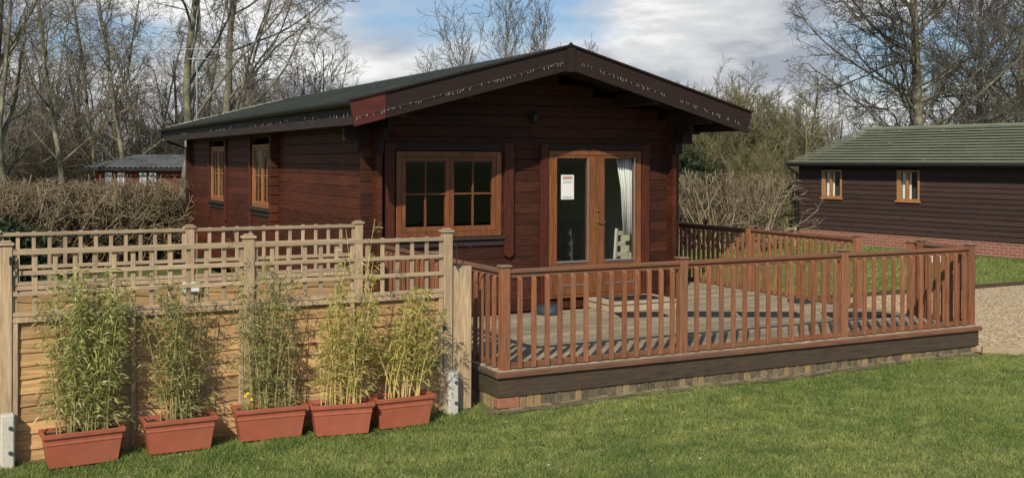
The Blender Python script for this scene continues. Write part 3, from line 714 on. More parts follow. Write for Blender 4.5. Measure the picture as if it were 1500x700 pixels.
while v_ < VF - .1:
    w_ = .068 + r_.uniform(-.004, .004); j = r_.uniform(-.006, .004); mb.box(DU0 - .006 + j, DU0 + .09, v_, v_ + w_, -.46, -.25); v_ += w_ + .009
P(mb, 'brick_plinth', M['plinth'], dk, bev=.006)
P(MB().box(DU0 - .012, DU0 + .215, DV0 - .012, DV0 + .10, -.352, -.25), 'corner_brick', M['redbrick'], dk, bev=.008)
P(MB().box(DU0 + .01, DU1 - .02, DV0 + .006, DV0 + .08, -.5, -.252).box(DU0 + .008, DU0 + .08, DV0 + .08, VF - .1, -.5, -.252), 'mortar', M['mortar'], dk)
mb = MB()
for i in range(60):
    u = DU0 + i * (DU1 - DU0) / 60; g_ = gzf(u, 9) + .012 + .01 * math.sin(i * 2.1)
    mb.box(u, u + (DU1 - DU0) / 60 + .0, DV0 - .045 - .012 * math.sin(i * 1.7), DV0 + .003, g_ - .08, g_)
P(mb, 'mortar_footing', M['mortar'], dk)

def post(parent, u, v, z0=-.01, z1=.965, w=.09, mat='rail'):
    p = P(MB().box(u - w / 2, u + w / 2, v - w / 2, v + w / 2, z0, z1), 'post', M[mat], parent, bev=.006)
    c_ = w / 2 + .014
    P(MB().box(u - c_, u + c_, v - c_, v + c_, z1, z1 + .022), 'cap', M['cap'], p, bev=.007); return p
def rail_run(parent, a, b_, n, skip_ends=False):
    """handrail, foot rail and n balusters between post centres a, b"""
    a = Vector((*a, 0)); b_ = Vector((*b_, 0)); d = (b_ - a); L = d.length; d.normalize(); ax = 'x' if abs(d.x) > abs(d.y) else 'y'
    p, q_ = a + d * .046, b_ - d * .046; nrm = Vector((d.y, -d.x, 0))
    P(MB().beam(p + Vector((0, 0, .925)), q_ + Vector((0, 0, .925)), .075, .042), 'handrail', M['rail_' + ax], parent, bev=.008)
    P(MB().beam(p + Vector((0, 0, .882)), q_ + Vector((0, 0, .882)), .032, .04), 'under_rail', M['rail_' + ax], parent, bev=.003)
    P(MB().beam(p + Vector((0, 0, .032)), q_ + Vector((0, 0, .032)), .05, .05), 'foot_rail', M['rail_' + ax], parent, bev=.004)
    for i in range(n):
        c_ = a + d * (L * (i + 1) / (n + 1)) + nrm * (-.001) + d * random.uniform(-.006, .006)
        x0, y0 = c_.x, c_.y; w_, t2 = (.0225, .0175)
        sgn = -1
        if ax == 'x': bx_ = (x0 - w_, x0 + w_, y0 - .058, y0 - .026); mb = MB()
        else: bx_ = (x0 - .058, x0 - .026, y0 - w_, y0 + w_); mb = MB()
        z0, z1 = .008, .885 + random.uniform(-.004, .004); X0, X1, Y0, Y1 = bx_
        # baluster with a sloped top
        if ax == 'x': vs = [(X0, Y0, z0), (X1, Y0, z0), (X1, Y1, z0), (X0, Y1, z0), (X0, Y0, z1 - .03), (X1, Y0, z1 - .03), (X1, Y1, z1), (X0, Y1, z1)]
        else: vs = [(X0, Y0, z0), (X1, Y0, z0), (X1, Y1, z0), (X0, Y1, z0), (X0, Y0, z1 - .03), (X1, Y0, z1), (X1, Y1, z1), (X0, Y1, z1 - .03)]
        mb.add(vs, [(3, 2, 1, 0), (4, 5, 6, 7), (0, 1, 5, 4), (1, 2, 6, 5), (2, 3, 7, 6), (3, 0, 4, 7)])
        P(mb, 'baluster', M['rail'], parent, bev=.003)
fr_ = thing('deck_railing', 'long front railing of the deck with red brown balusters', 'railing', (7.7, 9.08, 0))
PU = [4.585, 6.64, 8.86, 10.92]; PV = 9.08
for u in PU: post(fr_, u, PV)
for (a, b_), n in zip(zip(PU[:-1], PU[1:]), (13, 13, 13)): rail_run(fr_, (a, PV), (b_, PV), n)
ls = thing('deck_railing', 'left side railing of the deck running back beside the trellis to the cabin', 'railing', (4.585, 10.8, 0))
post(ls, 4.585, 10.75); rail_run(ls, (4.585, PV), (4.585, 10.75), 11); rail_run(ls, (4.585, 10.75), (4.585, 12.40), 11)
rs = thing('deck_railing', 'short return railing at the right end of the deck beside the gravel', 'railing', (10.92, 9.5, 0))
post(rs, 10.92, 9.82); post(rs, 10.92, 9.98, -.01, .93); rail_run(rs, (10.92, PV), (10.92, 9.82), 5)
rr_ = thing('deck_railing', 'rear right railing running back past the cabin corner, part in shade', 'railing', (10.78, 13, 0))
for v_ in (10.78, 13.0, 15.2): post(rr_, 10.78, v_)
rail_run(rr_, (10.78, 10.78), (10.78, 13.0), 17); rail_run(rr_, (10.78, 13.0), (10.78, 15.2), 17)
# step and mats
st = thing('door_step', 'low pale timber step below the glass doors', 'step', (7.98, 12.2, 0))
P(MB().box(7.52, 8.60, 11.82, 12.52, .10, .125), 'tread', M['stepwood'], st, bev=.004)
P(MB().box(7.54, 8.58, 11.84, 11.865, .003, .099).box(7.54, 7.565, 11.866, 12.52, .003, .099).box(8.555, 8.58, 11.866, 12.52, .003, .099), 'riser', M['stepwood'], st, bev=.003)
def mat_(u, v, w_, d_, z, rz, label):
    m_ = Matrix.Translation((u, v, z)) @ Matrix.Rotation(rz, 4, 'Z'); mb = MB()
    mb.box(-w_ / 2, w_ / 2, -d_ / 2, d_ / 2, 0, .010)
    k = int(w_ / .05)
    for i in range(k): x_ = -w_ / 2 + (i + .5) * w_ / k; mb.box(x_ - .012, x_ + .012, -d_ / 2 + .02, d_ / 2 - .02, .0105, .014)
    o = mb.build('rubber_mat', M['black']); o.matrix_world = m_; return tag(o, label, 'mat', 'black mats laid across the deck')
mat_(8.08, 12.18, .72, .42, .126, R(-4), 'black rubber mat lying on the timber step')
mat_(7.78, 11.52, .62, .40, .004, R(-20), 'black rubber mat on the boards just in front of the step')
mat_(8.55, 11.18, .72, .42, .004, R(-30), 'second black deck mat out from the step, behind the left mid post')
mat_(9.28, 10.80, .78, .42, .004, R(-28), 'third black deck mat out from the step')
mat_(10.3, 10.28, .85, .42, .004, R(-22), 'black deck mat nearest the gap in the right railing')
tb = MB().lathe((6.78, 12.15, .003), [(.17, 0), (.18, .02), (.165, .085), (.12, .11), (.05, .12)], 24).build('round_tub', M['bluetub'], smooth=True)
tag(tb, 'dark blue round upturned tub by the wall left of the doors', 'tub')
sh = thing('boot_tray', 'dark blue tray on the deck boards by the rear right railing', 'tray', (10.45, 11.55, .003))
MB().box(-.07, .07, -.14, .14, 0, .01).box(-.08, -.07, -.15, .15, 0, .04).box(.07, .08, -.15, .15, 0, .04).box(-.07, .07, -.15, -.14, 0, .04).box(-.07, .07, .14, .15, 0, .04).build('tray', M['bluetub'], sh)

# ------------------------------------------------------------------ trellis fences
def fence(label, v, posts, z_top, ground_rows=True, spur=(), tilt=0, waney=True, mats=('fence', 'fence_x', 'fence_z', 'lap'), heights=None):
    f_ = thing('trellis_fence', label, 'fence', (posts[len(posts) // 2], v, -.35)); r_ = random.Random(int(v * 10))
    for i, u in enumerate(posts):
        g_ = gzf(u, v)
        p = P(MB().box(u - .045, u + .045, v - .045, v + .045, g_ - .05, z_top), 'post', M[mats[0]], f_, bev=.006)
        P(MB().box(u - .06, u + .06, v - .06, v + .06, z_top, z_top + .025).box(u - .04, u + .04, v - .04, v + .04, z_top + .025, z_top + .04), 'cap', M[mats[1]], p, bev=.008)
    for k, (a, b_) in enumerate(zip(posts[:-1], posts[1:])):
        a += .046; b_ -= .046; L = b_ - a; ys = v - .02
        zb = [.765, .925, 1.085, 1.245]
        mb = MB()
        for z_ in zb: mb.box(a, b_, v - .036, v - .014, z_ - .018, z_ + .018)
        P(mb, 'trellis_rails', M[mats[1]], f_, bev=.003)
        n = 12; mb = MB()
        for i in range(n + 1):
            x_ = a + .014 + (L - .028) * i / n; mb.box(x_ - .018, x_ + .018, v - .013, v + .007, .745, 1.268 + r_.uniform(-.003, .003))
        P(mb, 'trellis_uprights', M[mats[2]], f_, bev=.003)
        # lap panel
        g_ = gzf((a + b_) / 2, v)
        P(MB().box(a, b_, v - .04, v + .03, .70, .742).box(a, a + .04, v - .034, v + .03, g_ + .02, .699).box(b_ - .04, b_, v - .034, v + .03, g_ + .02, .699)
          .box((a + b_) / 2 - .02, (a + b_) / 2 + .02, v - .034, v - .012, g_ + .02, .699), 'panel_frame', M[mats[0]], f_, bev=.004)
        mb = MB(); z_ = g_ + .0; nb = 10; hb = (.70 - g_) / nb; ns = 30
        for j in range(nb):
            z0 = g_ + hb * j; ph = r_.uniform(0, 6); am = r_.uniform(.004, .012); am2 = r_.uniform(.002, .007)
            vs = []
            for s_ in range(ns + 1):
                x_ = a + .041 + (L - .082) * s_ / ns; w_ = am * math.sin(x_ * 5 + ph) + am2 * math.sin(x_ * 17 + ph * 2)
                vs += [(x_, v - .010, z0 - .012 + w_), (x_, v + .006, z0 + hb + .008), (x_, v - .001, z0 - .012 + w_), (x_, v + .012, z0 + hb + .008)]
            fs = []
            for s_ in range(ns):
                o_ = s_ * 4; fs += [(o_, o_ + 4, o_ + 5, o_ + 1), (o_ + 2, o_ + 3, o_ + 7, o_ + 6), (o_, o_ + 2, o_ + 6, o_ + 4)]
            mb.add(vs, fs)
        P(mb, 'lap_boards', M[mats[3]], f_)
    for (u, zt) in spur:
        g_ = gzf(u, v)
        s_ = P(MB().box(u - .05, u + .05, v - .155, v - .05, g_ - .05, zt).add([], []), 'concrete_spur', M['concrete'], f_, bev=.012)
        for z_ in (zt - .10, zt - .10 - (.19 if zt > -.1 else .11)):
            P(MB().tube([(u + .018, v - .156, z_), (u + .018, v - .166, z_)], .016, 10).tube([(u + .018, v - .166, z_), (u + .018, v - .178, z_)], .009, 6), 'bolt', M['bolt'], s_)
    return f_
FV = 9.22
ff = fence('near trellis topped lap panel fence standing behind the terracotta troughs', FV, [-3.36, -1.52, .32, 2.20, 4.05], 1.30, spur=((.33, .02), (2.21, -.18), (4.06, .03), (-1.51, -.02)))
fence('rear trellis topped fence seen through the near trellis', 11.5, [-3.4, -1.55, .30, 2.13, 3.97], 1.26)
wp = MB().box(4.10, 4.30, FV - .02, FV + .03, -.36, .98).build('fence_board', M['fence'], bev=.005); tag(wp, 'wide grey brown upright board between the trellis post and the deck', 'board')
# gate hooks, string and small card
hk = thing('cabin_hook', 'black iron hook hanging on the left trellis post', 'hook', (.36, FV - .05, 1.1))
MB().tube([(0, 0, .09), (0, -.02, .09), (.005, -.02, -.1), (.015, -.02, -.13), (.03, -.02, -.1)], .007, 6).box(-.02, .02, -.006, 0, .06, .12).build('hook', M['blackmetal'], hk)
MB().tube([(.04, 0, .10), (.04, -.02, .10), (.045, -.02, -.08)], .006, 6).build('hook_bar', M['blackmetal'], hk)
hk = thing('cabin_hook', 'black iron stay with a dark cord on the right trellis post by the deck', 'hook', (4.10, FV - .03, 1.1))
MB().tube([(.02, 0, .10), (.025, -.02, .08), (.03, -.02, -.12), (.04, -.02, -.14)], .006, 6).build('hook', M['blackmetal'], hk)
MB().tube([(.02, 0, .10), (.08, 0, .085), (.19, 0, .06), (.21, .0, .03)], .004, 5).tube([(.21, 0, .03), (.13, 0, -.05), (.06, 0, -.13)], .005, 5).build('cord', M['blackmetal'], hk)
cdn = thing('plant_label', 'small white and pale blue card pinned on the rear trellis', 'card', (2.13, 11.43, .66))
MB().box(-.085, .085, -.012, -.006, -.05, .05).build('card', M['paper'], cdn)
tg = MB().box(4.0, 4.02, FV - .052, FV - .047, .40, .44).build('price_tag', M['bluetub']); tag(tg, 'tiny dark blue tag on the trellis fence frame beside the deck', 'tag')

# ------------------------------------------------------------------ troughs and bamboo
def trough(u, v, w_, rz, label):
    g_ = gzf(u, v) + .015
    t_ = thing('planter_trough', label, 'planter', (u, v, g_), 'terracotta troughs along the fence', rz)
    hb, ht, h_ = w_ / 2 - .05, w_ / 2 - .012, .265
    db, dt = .085, .115
    def ring(hx, hy, z): return [(-hx, -hy, z), (hx, -hy, z), (hx, hy, z), (-hx, hy, z)]
    rings = [ring(hb, db, 0), ring(hb + (ht - hb) * .66, db + (dt - db) * .66, h_ * .66), ring(hb + (ht - hb) * .67 + .004, db + (dt - db) * .67 + .004, h_ * .675), ring(hb + (ht - hb) * .72 + .004, db + (dt - db) * .72 + .004, h_ * .715), ring(hb + (ht - hb) * .73, db + (dt - db) * .73, h_ * .73), ring(hb + (ht - hb) * .83, db + (dt - db) * .83, h_ * .83), ring(ht + .002, dt + .002, h_ * .835), ring(ht + .004, dt + .004, h_ * .87), ring(ht + .012, dt + .012, h_ * .875), ring(ht + .014, dt + .014, h_), ring(ht - .012, dt - .012, h_), ring(ht - .016, dt - .016, h_ - .05)]
    vs = sum(rings, []); fs = [(3, 2, 1, 0)]
    for i in range(len(rings) - 1):
        for k in range(4): a = i * 4 + k; b_ = i * 4 + (k + 1) % 4; fs.append((a, b_, b_ + 4, a + 4))
    MB().add(vs, fs).build('trough', M['pot'], t_, .006)
    mb = MB(); n = 14; vs = []
    for i in range(n + 1):
        for j in range(5): vs.append(((-ht + .015) + (2 * ht - .03) * i / n, (-dt + .014) + (2 * dt - .028) * j / 4, h_ - .035 + random.uniform(-.012, .012)))
    fs = [(i * 5 + j, (i + 1) * 5 + j, (i + 1) * 5 + j + 1, i * 5 + j + 1) for i in range(n) for j in range(4)]
    mb.add(vs, fs).build('soil', M['soil'], t_); return t_
def leafquads(P0, D, L, Wd, rg):
    n = len(P0); r_ = rg.normal(size=(n, 3)); s_ = np.cross(D, r_); s_ /= np.linalg.norm(s_, axis=1)[:, None] + 1e-9
    droop = np.zeros((n, 3)); droop[:, 2] = -L * .25
    a = P0; m1 = P0 + D * (L * .35)[:, None]; tip = P0 + D * L[:, None] + droop
    V = np.stack([a, m1 + s_ * Wd[:, None] / 2, tip, m1 - s_ * Wd[:, None] / 2], 1).reshape(-1, 3); o = np.arange(n)[:, None] * 4
    return V, np.concatenate([o, o + 1, o + 2, o + 3], 1)
def bamboo(u, v, w_, rz, hmin, hmax, ncane, dens, leaf, cane, label, seed, spread=.16, lh0=.15, tall=0, lean=(0, 0), lsz=1.0):
    rg = np.random.default_rng(seed); g_ = gzf(u, v) + .24
    t_ = thing('bamboo_plant', label, 'plant', (u, v, g_), 'bamboo plants in the troughs', rz)
    mb = MB(); Ps = []; Ds = []; Ls = []; Ws = []
    for i in range(ncane):
        x0 = rg.uniform(-.62, .62) * w_ / 2; y0 = rg.uniform(-.06, .06); h_ = hmin * .8 + (hmax * 1.08 - hmin * .8) * rg.uniform(0, 1) ** 1.3 * (1 - .35 * min(1, abs(x0 - lean[0] * 2) / (w_ / 2)))
        if i < tall: h_ = hmax * rg.uniform(1.08, 1.2)
        lx = x0 * .5 + rg.normal() * spread + lean[0]; ly = rg.normal() * spread * .6 + lean[1]
        pts = [np.array([x0 + lx * s_ ** 1.6, y0 + ly * s_ ** 1.6, h_ * s_ - .02]) for s_ in np.linspace(0, 1, 9)]
        mb.tube(pts, list(np.linspace(.0055, .0018, 9)), 5)
        k = int(dens * h_ * (.35 if i < tall else 1)); s_ = rg.uniform(lh0, 1, k) ** .85
        base = np.array([np.array([np.interp(q_, np.linspace(0, 1, 9), [p[c_] for p in pts]) for c_ in range(3)]) for q_ in s_])
        # side twigs: leaves sit in sprays off the cane
        nd = rg.integers(0, max(3, k // 9), k); s_ = np.clip(lh0 + (1 - lh0) * (nd / max(3, k // 9)) ** .8 + rg.uniform(0, .05, k), 0, 1); base = np.array([np.array([np.interp(q_, np.linspace(0, 1, 9), [p[c_] for p in pts]) for c_ in range(3)]) for q_ in s_])
        th = nd * 2.4 + rg.normal(size=k) * .5; rd = rg.uniform(.01, .13, k) * (1.15 - s_ * .85)
        off = np.stack([np.cos(th) * rd * 1.2, np.sin(th) * rd, rd * rg.uniform(.1, .9, k)], 1)
        for q_ in range(0, k, 5): mb.tube([base[q_], base[q_] + off[q_]], [.0016, .0008], 3, False)
        p_ = base + off; dd_ = np.stack([np.cos(th) * .8, np.sin(th) * .8, rg.uniform(-.5, .9, k)], 1) + rg.normal(size=(k, 3)) * .35; dd_ /= np.linalg.norm(dd_, axis=1)[:, None]
        Ps.append(p_); Ds.append(dd_); Ls.append(rg.uniform(.035, .085, k) * lsz); Ws.append(rg.uniform(.007, .014, k) * lsz)
    mb.build('canes', cane, t_)
    V_, F_ = leafquads(np.concatenate(Ps), np.concatenate(Ds), np.concatenate(Ls), np.concatenate(Ws), rg)
    npmesh('foliage', V_, F_, leaf, t_); return t_
TP = [(.85, 8.95, .60, R(3), 'leftmost terracotta trough at the edge of the picture'),
      (1.58, 8.96, .57, R(0), 'second terracotta trough from the left, standing apart on the grass'),
      (2.32, 8.97, .60, R(-3), 'middle terracotta trough with daffodils at its left end'),
      (2.90, 8.83, .54, R(-9), 'fourth terracotta trough, touching the rim of the middle one'),
      (3.47, 8.88, .55, R(0), 'rightmost terracotta trough nearest the concrete spur by the deck')]
for p in TP: trough(*p)
bamboo(.85, 8.95, .6, 0, .8, 1.36, 30, 200, M['leaf_green'], M['cane_g'], 'tall bushy green bamboo in the leftmost trough', 1, .11, .08, 0, (.05, 0), 1.05)
bamboo(1.58, 8.96, .57, 0, .75, 1.28, 24, 120, M['leaf_olive'], M['cane_g'], 'dull olive bamboo in the second trough from the left', 2, .14, .08, 0, (.0, 0))
bamboo(2.32, 8.97, .6, 0, .7, 1.36, 24, 125, M['leaf_olive'], M['cane_g'], 'wispy olive bamboo with dry side shoots in the middle trough', 3, .15, .03, 1, (-.02, 0), .9)
bamboo(2.90, 8.83, .54, 0, .7, 1.4, 26, 150, M['leaf_yellow'], M['cane'], 'yellow green bamboo with one very tall cane in the fourth trough', 4, .13, .1, 2, (.03, 0), .95)
bamboo(3.47, 8.88, .55, 0, .55, 1.06, 30, 135, M['leaf_yellow'], M['cane'], 'short yellow bamboo with bare lower canes in the rightmost trough', 5, .17, .3, 0, (.05, 0), 1.05)
df = thing('daffodil_clump', 'low green clump with yellow daffodils at the left end of the middle trough', 'flowers', (2.12, 8.93, gzf(2.12, 8.93) + .235))
rg = np.random.default_rng(9); k = 60; pp = np.stack([rg.normal(size=k) * .03, rg.normal(size=k) * .02, np.zeros(k)], 1); dd_ = np.stack([rg.normal(size=k) * .35, rg.normal(size=k) * .3, np.ones(k)], 1); dd_ /= np.linalg.norm(dd_, axis=1)[:, None]
V_, F_ = leafquads(pp, dd_, rg.uniform(.1, .17, k), np.full(k, .009), rg); npmesh('leaves', V_, F_, M['leaf_green'], df)
for x_, z_ in ((-.02, .15), (.03, .12), (.0, .17)): MB().lathe((x_, -.04, z_), [(.004, -.01), (.018, 0), (.020, .004), (.009, .006), (.010, .02)], 6).build('flower', M['daffodil'], df)

# ------------------------------------------------------------------ neighbouring building on the right
BX, BY = 21.69, 23.967; ang = math.atan2(.99502, -.09964) - R(90)      # local +y runs along the wall away from us, +x into the building
bd = thing('timber_building', 'long dark brown weatherboarded building with a green tiled roof on the right', 'building', (BX, BY, -.2), rz=ang)
def B(mb, name, mat, parent=bd, bev=0): return mb.build(name, mat, parent, bev)
L0, WD = -17.0, 6.0
BW = [(-4.07, -3.38, 1.16, 1.96), (-1.557, -.857, 1.17, 1.95), (-9.5, -8.4, 1.16, 1.96)]
B(MB().box(0, .1, L0, 0, -.5, .265).box(.1, WD, L0, L0 + .1, -.5, .265).box(.1, WD, -.1, 0, -.5, .265), 'brick_base', M['brick'])
mb = MB(); z = .265; bh = .128; i = 0
while z < 2.15:
    segs = [(L0, .0)]
    for (o0, o1, q0, q1) in BW:
        if z < q1 - .01 and z + bh > q0 + .01:
            ns = []
            for s0, s1 in segs:
                if o0 > s0 and o1 < s1: ns += [(s0, o0), (o1, s1)]
                else: ns.append((s0, s1))
            segs = ns
    for s0, s1 in segs:
        mb.prism([(-.032, z), (.02, z), (.02, z + bh), (-.010, z + bh)][::-1], lambda p, q_, t_: (p, t_, q_), s0, s1)
    mb.prism([(.032, z), (-.02, z), (-.02, z + bh), (.010, z + bh)], lambda p, q_, t_: (t_, q0_ + p, q_) if False else (t_, p, q_), 0, WD)
    z += bh
B(mb, 'weatherboards', M['clad'])
rz0, rzr = 2.13, 3.16
B(MB().box(.02, WD, L0, L0 + .05, .2, 2.15).box(WD - .05, WD, L0, 0, -.2, 2.15).add([(0, 0, 2.1), (WD, 0, 2.1), (WD / 2, 0, rzr - .1), (0, -.05, 2.1), (WD, -.05, 2.1), (WD / 2, -.05, rzr - .1)], [(0, 1, 2), (5, 4, 3), (0, 3, 4, 1), (1, 4, 5, 2), (2, 5, 3, 0)]), 'wall', M['clad'])
mb = MB(); nc = 13; run = WD / 2 + .32
for side in (0, 1):
    for i in range(nc):
        f0 = i / nc; f1 = (i + 1) / nc + .012
        x0 = -.32 + run * f0; x1 = -.32 + run * min(f1, 1.0); za = rz0 + (rzr - rz0) * f0; zb_ = rz0 + (rzr - rz0) * min(f1, 1)
        if side: x0, x1 = WD - x0, WD - x1
        pr = [(x0, za + .036), (x0, za + .060), (x1, zb_ + .0), (x1, zb_ - .03)]
        if side: pr = pr[::-1]
        mb.prism(pr[::-1], lambda p, q_, t_: (p, t_, q_), L0 - .2, .15)
B(mb, 'tiled_roof', M['tile'])
mb = MB()
k_ = 40
for i in range(k_):
    y0 = L0 - .2 + (.35 - L0) * i / k_; y1 = L0 - .2 + (.35 - L0) * (i + 1) / k_ - .01
    mb.prism([(-.12, rzr + .0), (-.08, rzr + .05), (0, rzr + .075), (.08, rzr + .05), (.12, rzr + .0)][::-1], lambda p, q_, t_: (WD / 2 + p, t_, q_), y0, y1)
B(mb, 'ridge_tiles', M['tile'])
B(MB().box(-.345, -.323, L0 - .18, .14, rz0 - .09, rz0 + .03).box(-.32, 0, L0, .13, rz0 - .05, rz0 - .035), 'eaves_fascia', M['gutter'])
B(MB().tube([(-.39, L0, rz0 - .02), (-.39, .16, rz0 - .02)], .045, 8), 'gutter', M['gutter'])
B(MB().tube([(-.39, .08, rz0 - .05), (-.39, .08, rz0 - .12), (-.07, .03, rz0 - .3), (-.07, .03, -.1)], .032, 8), 'downpipe', M['gutter'])
for (o0, o1, q0, q1) in BW:
    mb = MB().box(-.045, .03, o0, o0 + .05, q0, q1).box(-.045, .03, o1 - .05, o1, q0, q1).box(-.045, .03, o0 + .05, o1 - .05, q1 - .05, q1).box(-.045, .03, o0 + .05, o1 - .05, q0, q0 + .05)
    m_ = (o0 + o1) / 2 ; mb.box(-.052, .02, m_ - .01, m_ + .055, q0 + .05, q1 - .05).box(-.05, .02, o1 - .12, o1 - .05, q0 + .05, q1 - .05)
    w = B(mb, 'window', M['frame_light'], bev=.004)
    MB().add([(0, o0 + .05, q0 + .05), (0, o1 - .05, q0 + .05), (0, o1 - .05, q1 - .05), (0, o0 + .05, q1 - .05)], [(0, 1, 2, 3)]).build('pane', M['glass'], w)
    MB().box(-.075, -.03, o0 - .04, o1 + .04, q0 - .045, q0 - .002).build('sill', M['frame_light'], w, .004)
    mb = MB(); vs = []; n = 16
    for i in range(n + 1): yy = o1 - .10 - .27 * i / n; vs += [(.07 + .015 * math.sin(i * 2.1), yy, q0 + .03), (.07 + .015 * math.sin(i * 2.1), yy, q1 - .03)]
    mb.add(vs, [(2 * i, 2 * i + 1, 2 * i + 3, 2 * i + 2) for i in range(n)]).build('curtain', M['curtain'], w)
B(MB().box(.14, .16, L0 + .2, -.2, .25, 2.1), 'inner_lining', M['dark_in'])
def aerial(name, label, loc, H_, parts, tilt=0):
    t_ = thing(name, label, 'aerial', loc, rz=tilt)
    MB().tube([(0, 0, 0), (0, 0, H_)], .017, 8).build('mast', M['steel'], t_)
    for (x0, x1, z_, el_) in parts:
        mb = MB().tube([(x0, 0, z_), (x1, 0, z_)], .013, 6)
        for i in range(el_): xx = x0 + (x1 - x0) * (i + .5) / el_; mb.tube([(xx, -.13, z_), (xx, .13, z_)], .005, 4)
        mb.build('boom', M['steel'], t_)
    return t_
_a = bd.matrix_basis @ Vector((WD / 2, -.05, rzr + .03))
bx_, by_ = BX + 3.0 * math.cos(ang) + .1 * math.sin(ang), BY + 3.0 * math.sin(ang)
aerial('roof_aerial', 'grey T shaped television aerial on the ridge end of the green roof', (bx_, by_, 2.9), .62, [(-.1, .98, .55, 9)], -YAW)
u_, v_ = at(288, 27.5)
aerial('roof_aerial', 'tall thin television mast with two booms behind the log cabin roof', (u_, v_, -.3), 5.2, [(-.95, .65, 5.1, 12), (-.25, .30, 4.85, 5)], -YAW)

# white boards on the far lawn and green bank of rail
wb = thing('white_marker_board', 'white board standing on the far lawn beyond the gravel', 'board', (*at(1369, 24), -.25), rz=-YAW)
MB().box(-.21, .21, -.01, .01, -.02, .22).build('board', M['white'], wb, .004)
for x_ in (-.17, .17): MB().box(x_ - .02, x_ + .02, .012, .04, -.1, .18).build('leg', M['fence'], wb)
fr3 = thing('paddock_rail', 'pale horizontal rail fence at the foot of the far hedge bush', 'fence', (*at(1140, 29), -.25), rz=-YAW)
MB().box(-3.0, .5, -.02, .02, .38, .45).build('rail', M['fence_x'], fr3)
for x_ in (-2.6, -1.3, 0, .45): MB().box(x_ - .04, x_ + .04, .02, .1, -.1, .48).build('post', M['fence_z'], fr3)

# ------------------------------------------------------------------ far cabin at the left
d_ = 44.; fu, fv = at(135, d_)
fc = thing('far_cabin', 'distant red timber cabin with grey ribbed roof beyond the hedge', 'cabin', (fu, fv, -1.2), rz=-YAW)
MB().box(.1, 12, 0, 4, 0, 2.86).build('wall', wood('distant red cladding', (.13, .035, .022), 'x', .3, .1, .8), fc)
mb = MB(); n = 60; m_roof = plain('grey ribbed roof sheet', (.12, .125, .125), .8, .35, 1.5)
vs = []
for i in range(n * 2 + 1):
    x_ = -.3 + 12.6 * i / (n * 2); zz_ = .05 if i % 2 else 0
    hip = max(0, min(1, (x_ + .3) / 1.4)); yy = -.4 + 2.3 * hip
    vs += [(x_, -.4, 2.84 + zz_), (x_, yy, 2.84 + .52 * hip + zz_), (x_, 4.2, 2.84 + .52 * hip + zz_)]
fs = [(3 * i + j, 3 * i + j + 3, 3 * i + j + 4, 3 * i + j + 1) for i in range(n * 2) for j in (0, 1)]
mb.add(vs, fs).build('roof', m_roof, fc)
MB().box(-.3, 12.2, -.42, -.38, 2.74, 2.83).build('eaves_fascia', M['gutter'], fc)
for x_ in (.55, 1.05, 1.95, 2.35):
    w = MB().box(x_, x_ + .28, -.05, .0, 1.95, 2.66).build('window', M['white'], fc)
    MB().box(x_ + .05, x_ + .23, -.055, -.051, 2.0, 2.6).build('pane', plain('pale reflective pane', (.35, .38, .42), .2), w)

# ------------------------------------------------------------------ trees
def nrm(a): return a / (np.linalg.norm(a, axis=-1, keepdims=True) + 1e-9)
def grow(P0, D, L, R0, R1, n, wob, trop, rg):
    N_ = len(P0); pts = np.zeros((N_, n + 1, 3)); dr = np.zeros((N_, n + 1, 3)); pts[:, 0] = P0; D = nrm(D); dr[:, 0] = D
    for i in range(n):
        D = nrm(D + rg.normal(size=(N_, 3)) * wob + np.array([0, 0, 1.]) * trop); pts[:, i + 1] = pts[:, i] + D * (L / n)[:, None]; dr[:, i + 1] = D
    t_ = np.linspace(0, 1, n + 1)[None]; return pts, dr, R0[:, None] * (1 - t_) + R1[:, None] * t_
def tubes(pts, dr, rad, k):
    N_, m_, _ = pts.shape; ref = np.zeros_like(dr); ref[..., 0] = 1; ref[np.abs(dr[..., 0]) > .8] = (0, 1, 0)
    a = nrm(np.cross(dr, ref)); b_ = np.cross(dr, a); V = []
    for j in range(k): th = 2 * np.pi * j / k; V.append(pts + (a * math.cos(th) + b_ * math.sin(th)) * rad[..., None])
    V = np.stack(V, 2).reshape(-1, 3); base = (np.arange(N_)[:, None, None] * m_ + np.arange(m_ - 1)[None, :, None]) * k; j = np.arange(k)[None, None]; j2 = (j + 1) % k
    F = np.stack([base + j, base + j2, base + k + j2, base + k + j], -1).reshape(-1, 4); return V, F
def kids(pts, dr, rad, L, per, t0, t1, ang, angv, lf, rf, rg, lprof=.6, rmin=.004):
    N_, m_, _ = pts.shape; per = max(1, int(per)); tt = t0 + (t1 - t0) * (np.arange(per)[None] + rg.uniform(0, 1, (N_, per))) / per
    x_ = tt * (m_ - 1); i0 = np.minimum(x_.astype(int), m_ - 2); f_ = (x_ - i0)[..., None]; r_ = np.arange(N_)[:, None]
    p = pts[r_, i0] * (1 - f_) + pts[r_, i0 + 1] * f_; d = dr[r_, i0 + 1]; rr0 = rad[r_, i0] * (1 - f_[..., 0]) + rad[r_, i0 + 1] * f_[..., 0]
    rv = nrm(rg.normal(size=d.shape)); side = nrm(np.cross(d, rv)); an = (ang + rg.normal(size=tt.shape) * angv)[..., None]
    D = d * np.cos(an) + side * np.sin(an)
    Lc = L[:, None] * lf * (1 - lprof * tt) * rg.uniform(.65, 1.2, tt.shape); Rc = np.maximum(np.minimum(rr0 * .75, rr0 * rf + .001), rmin)
    return p.reshape(-1, 3), D.reshape(-1, 3), Lc.ravel(), Rc.ravel()
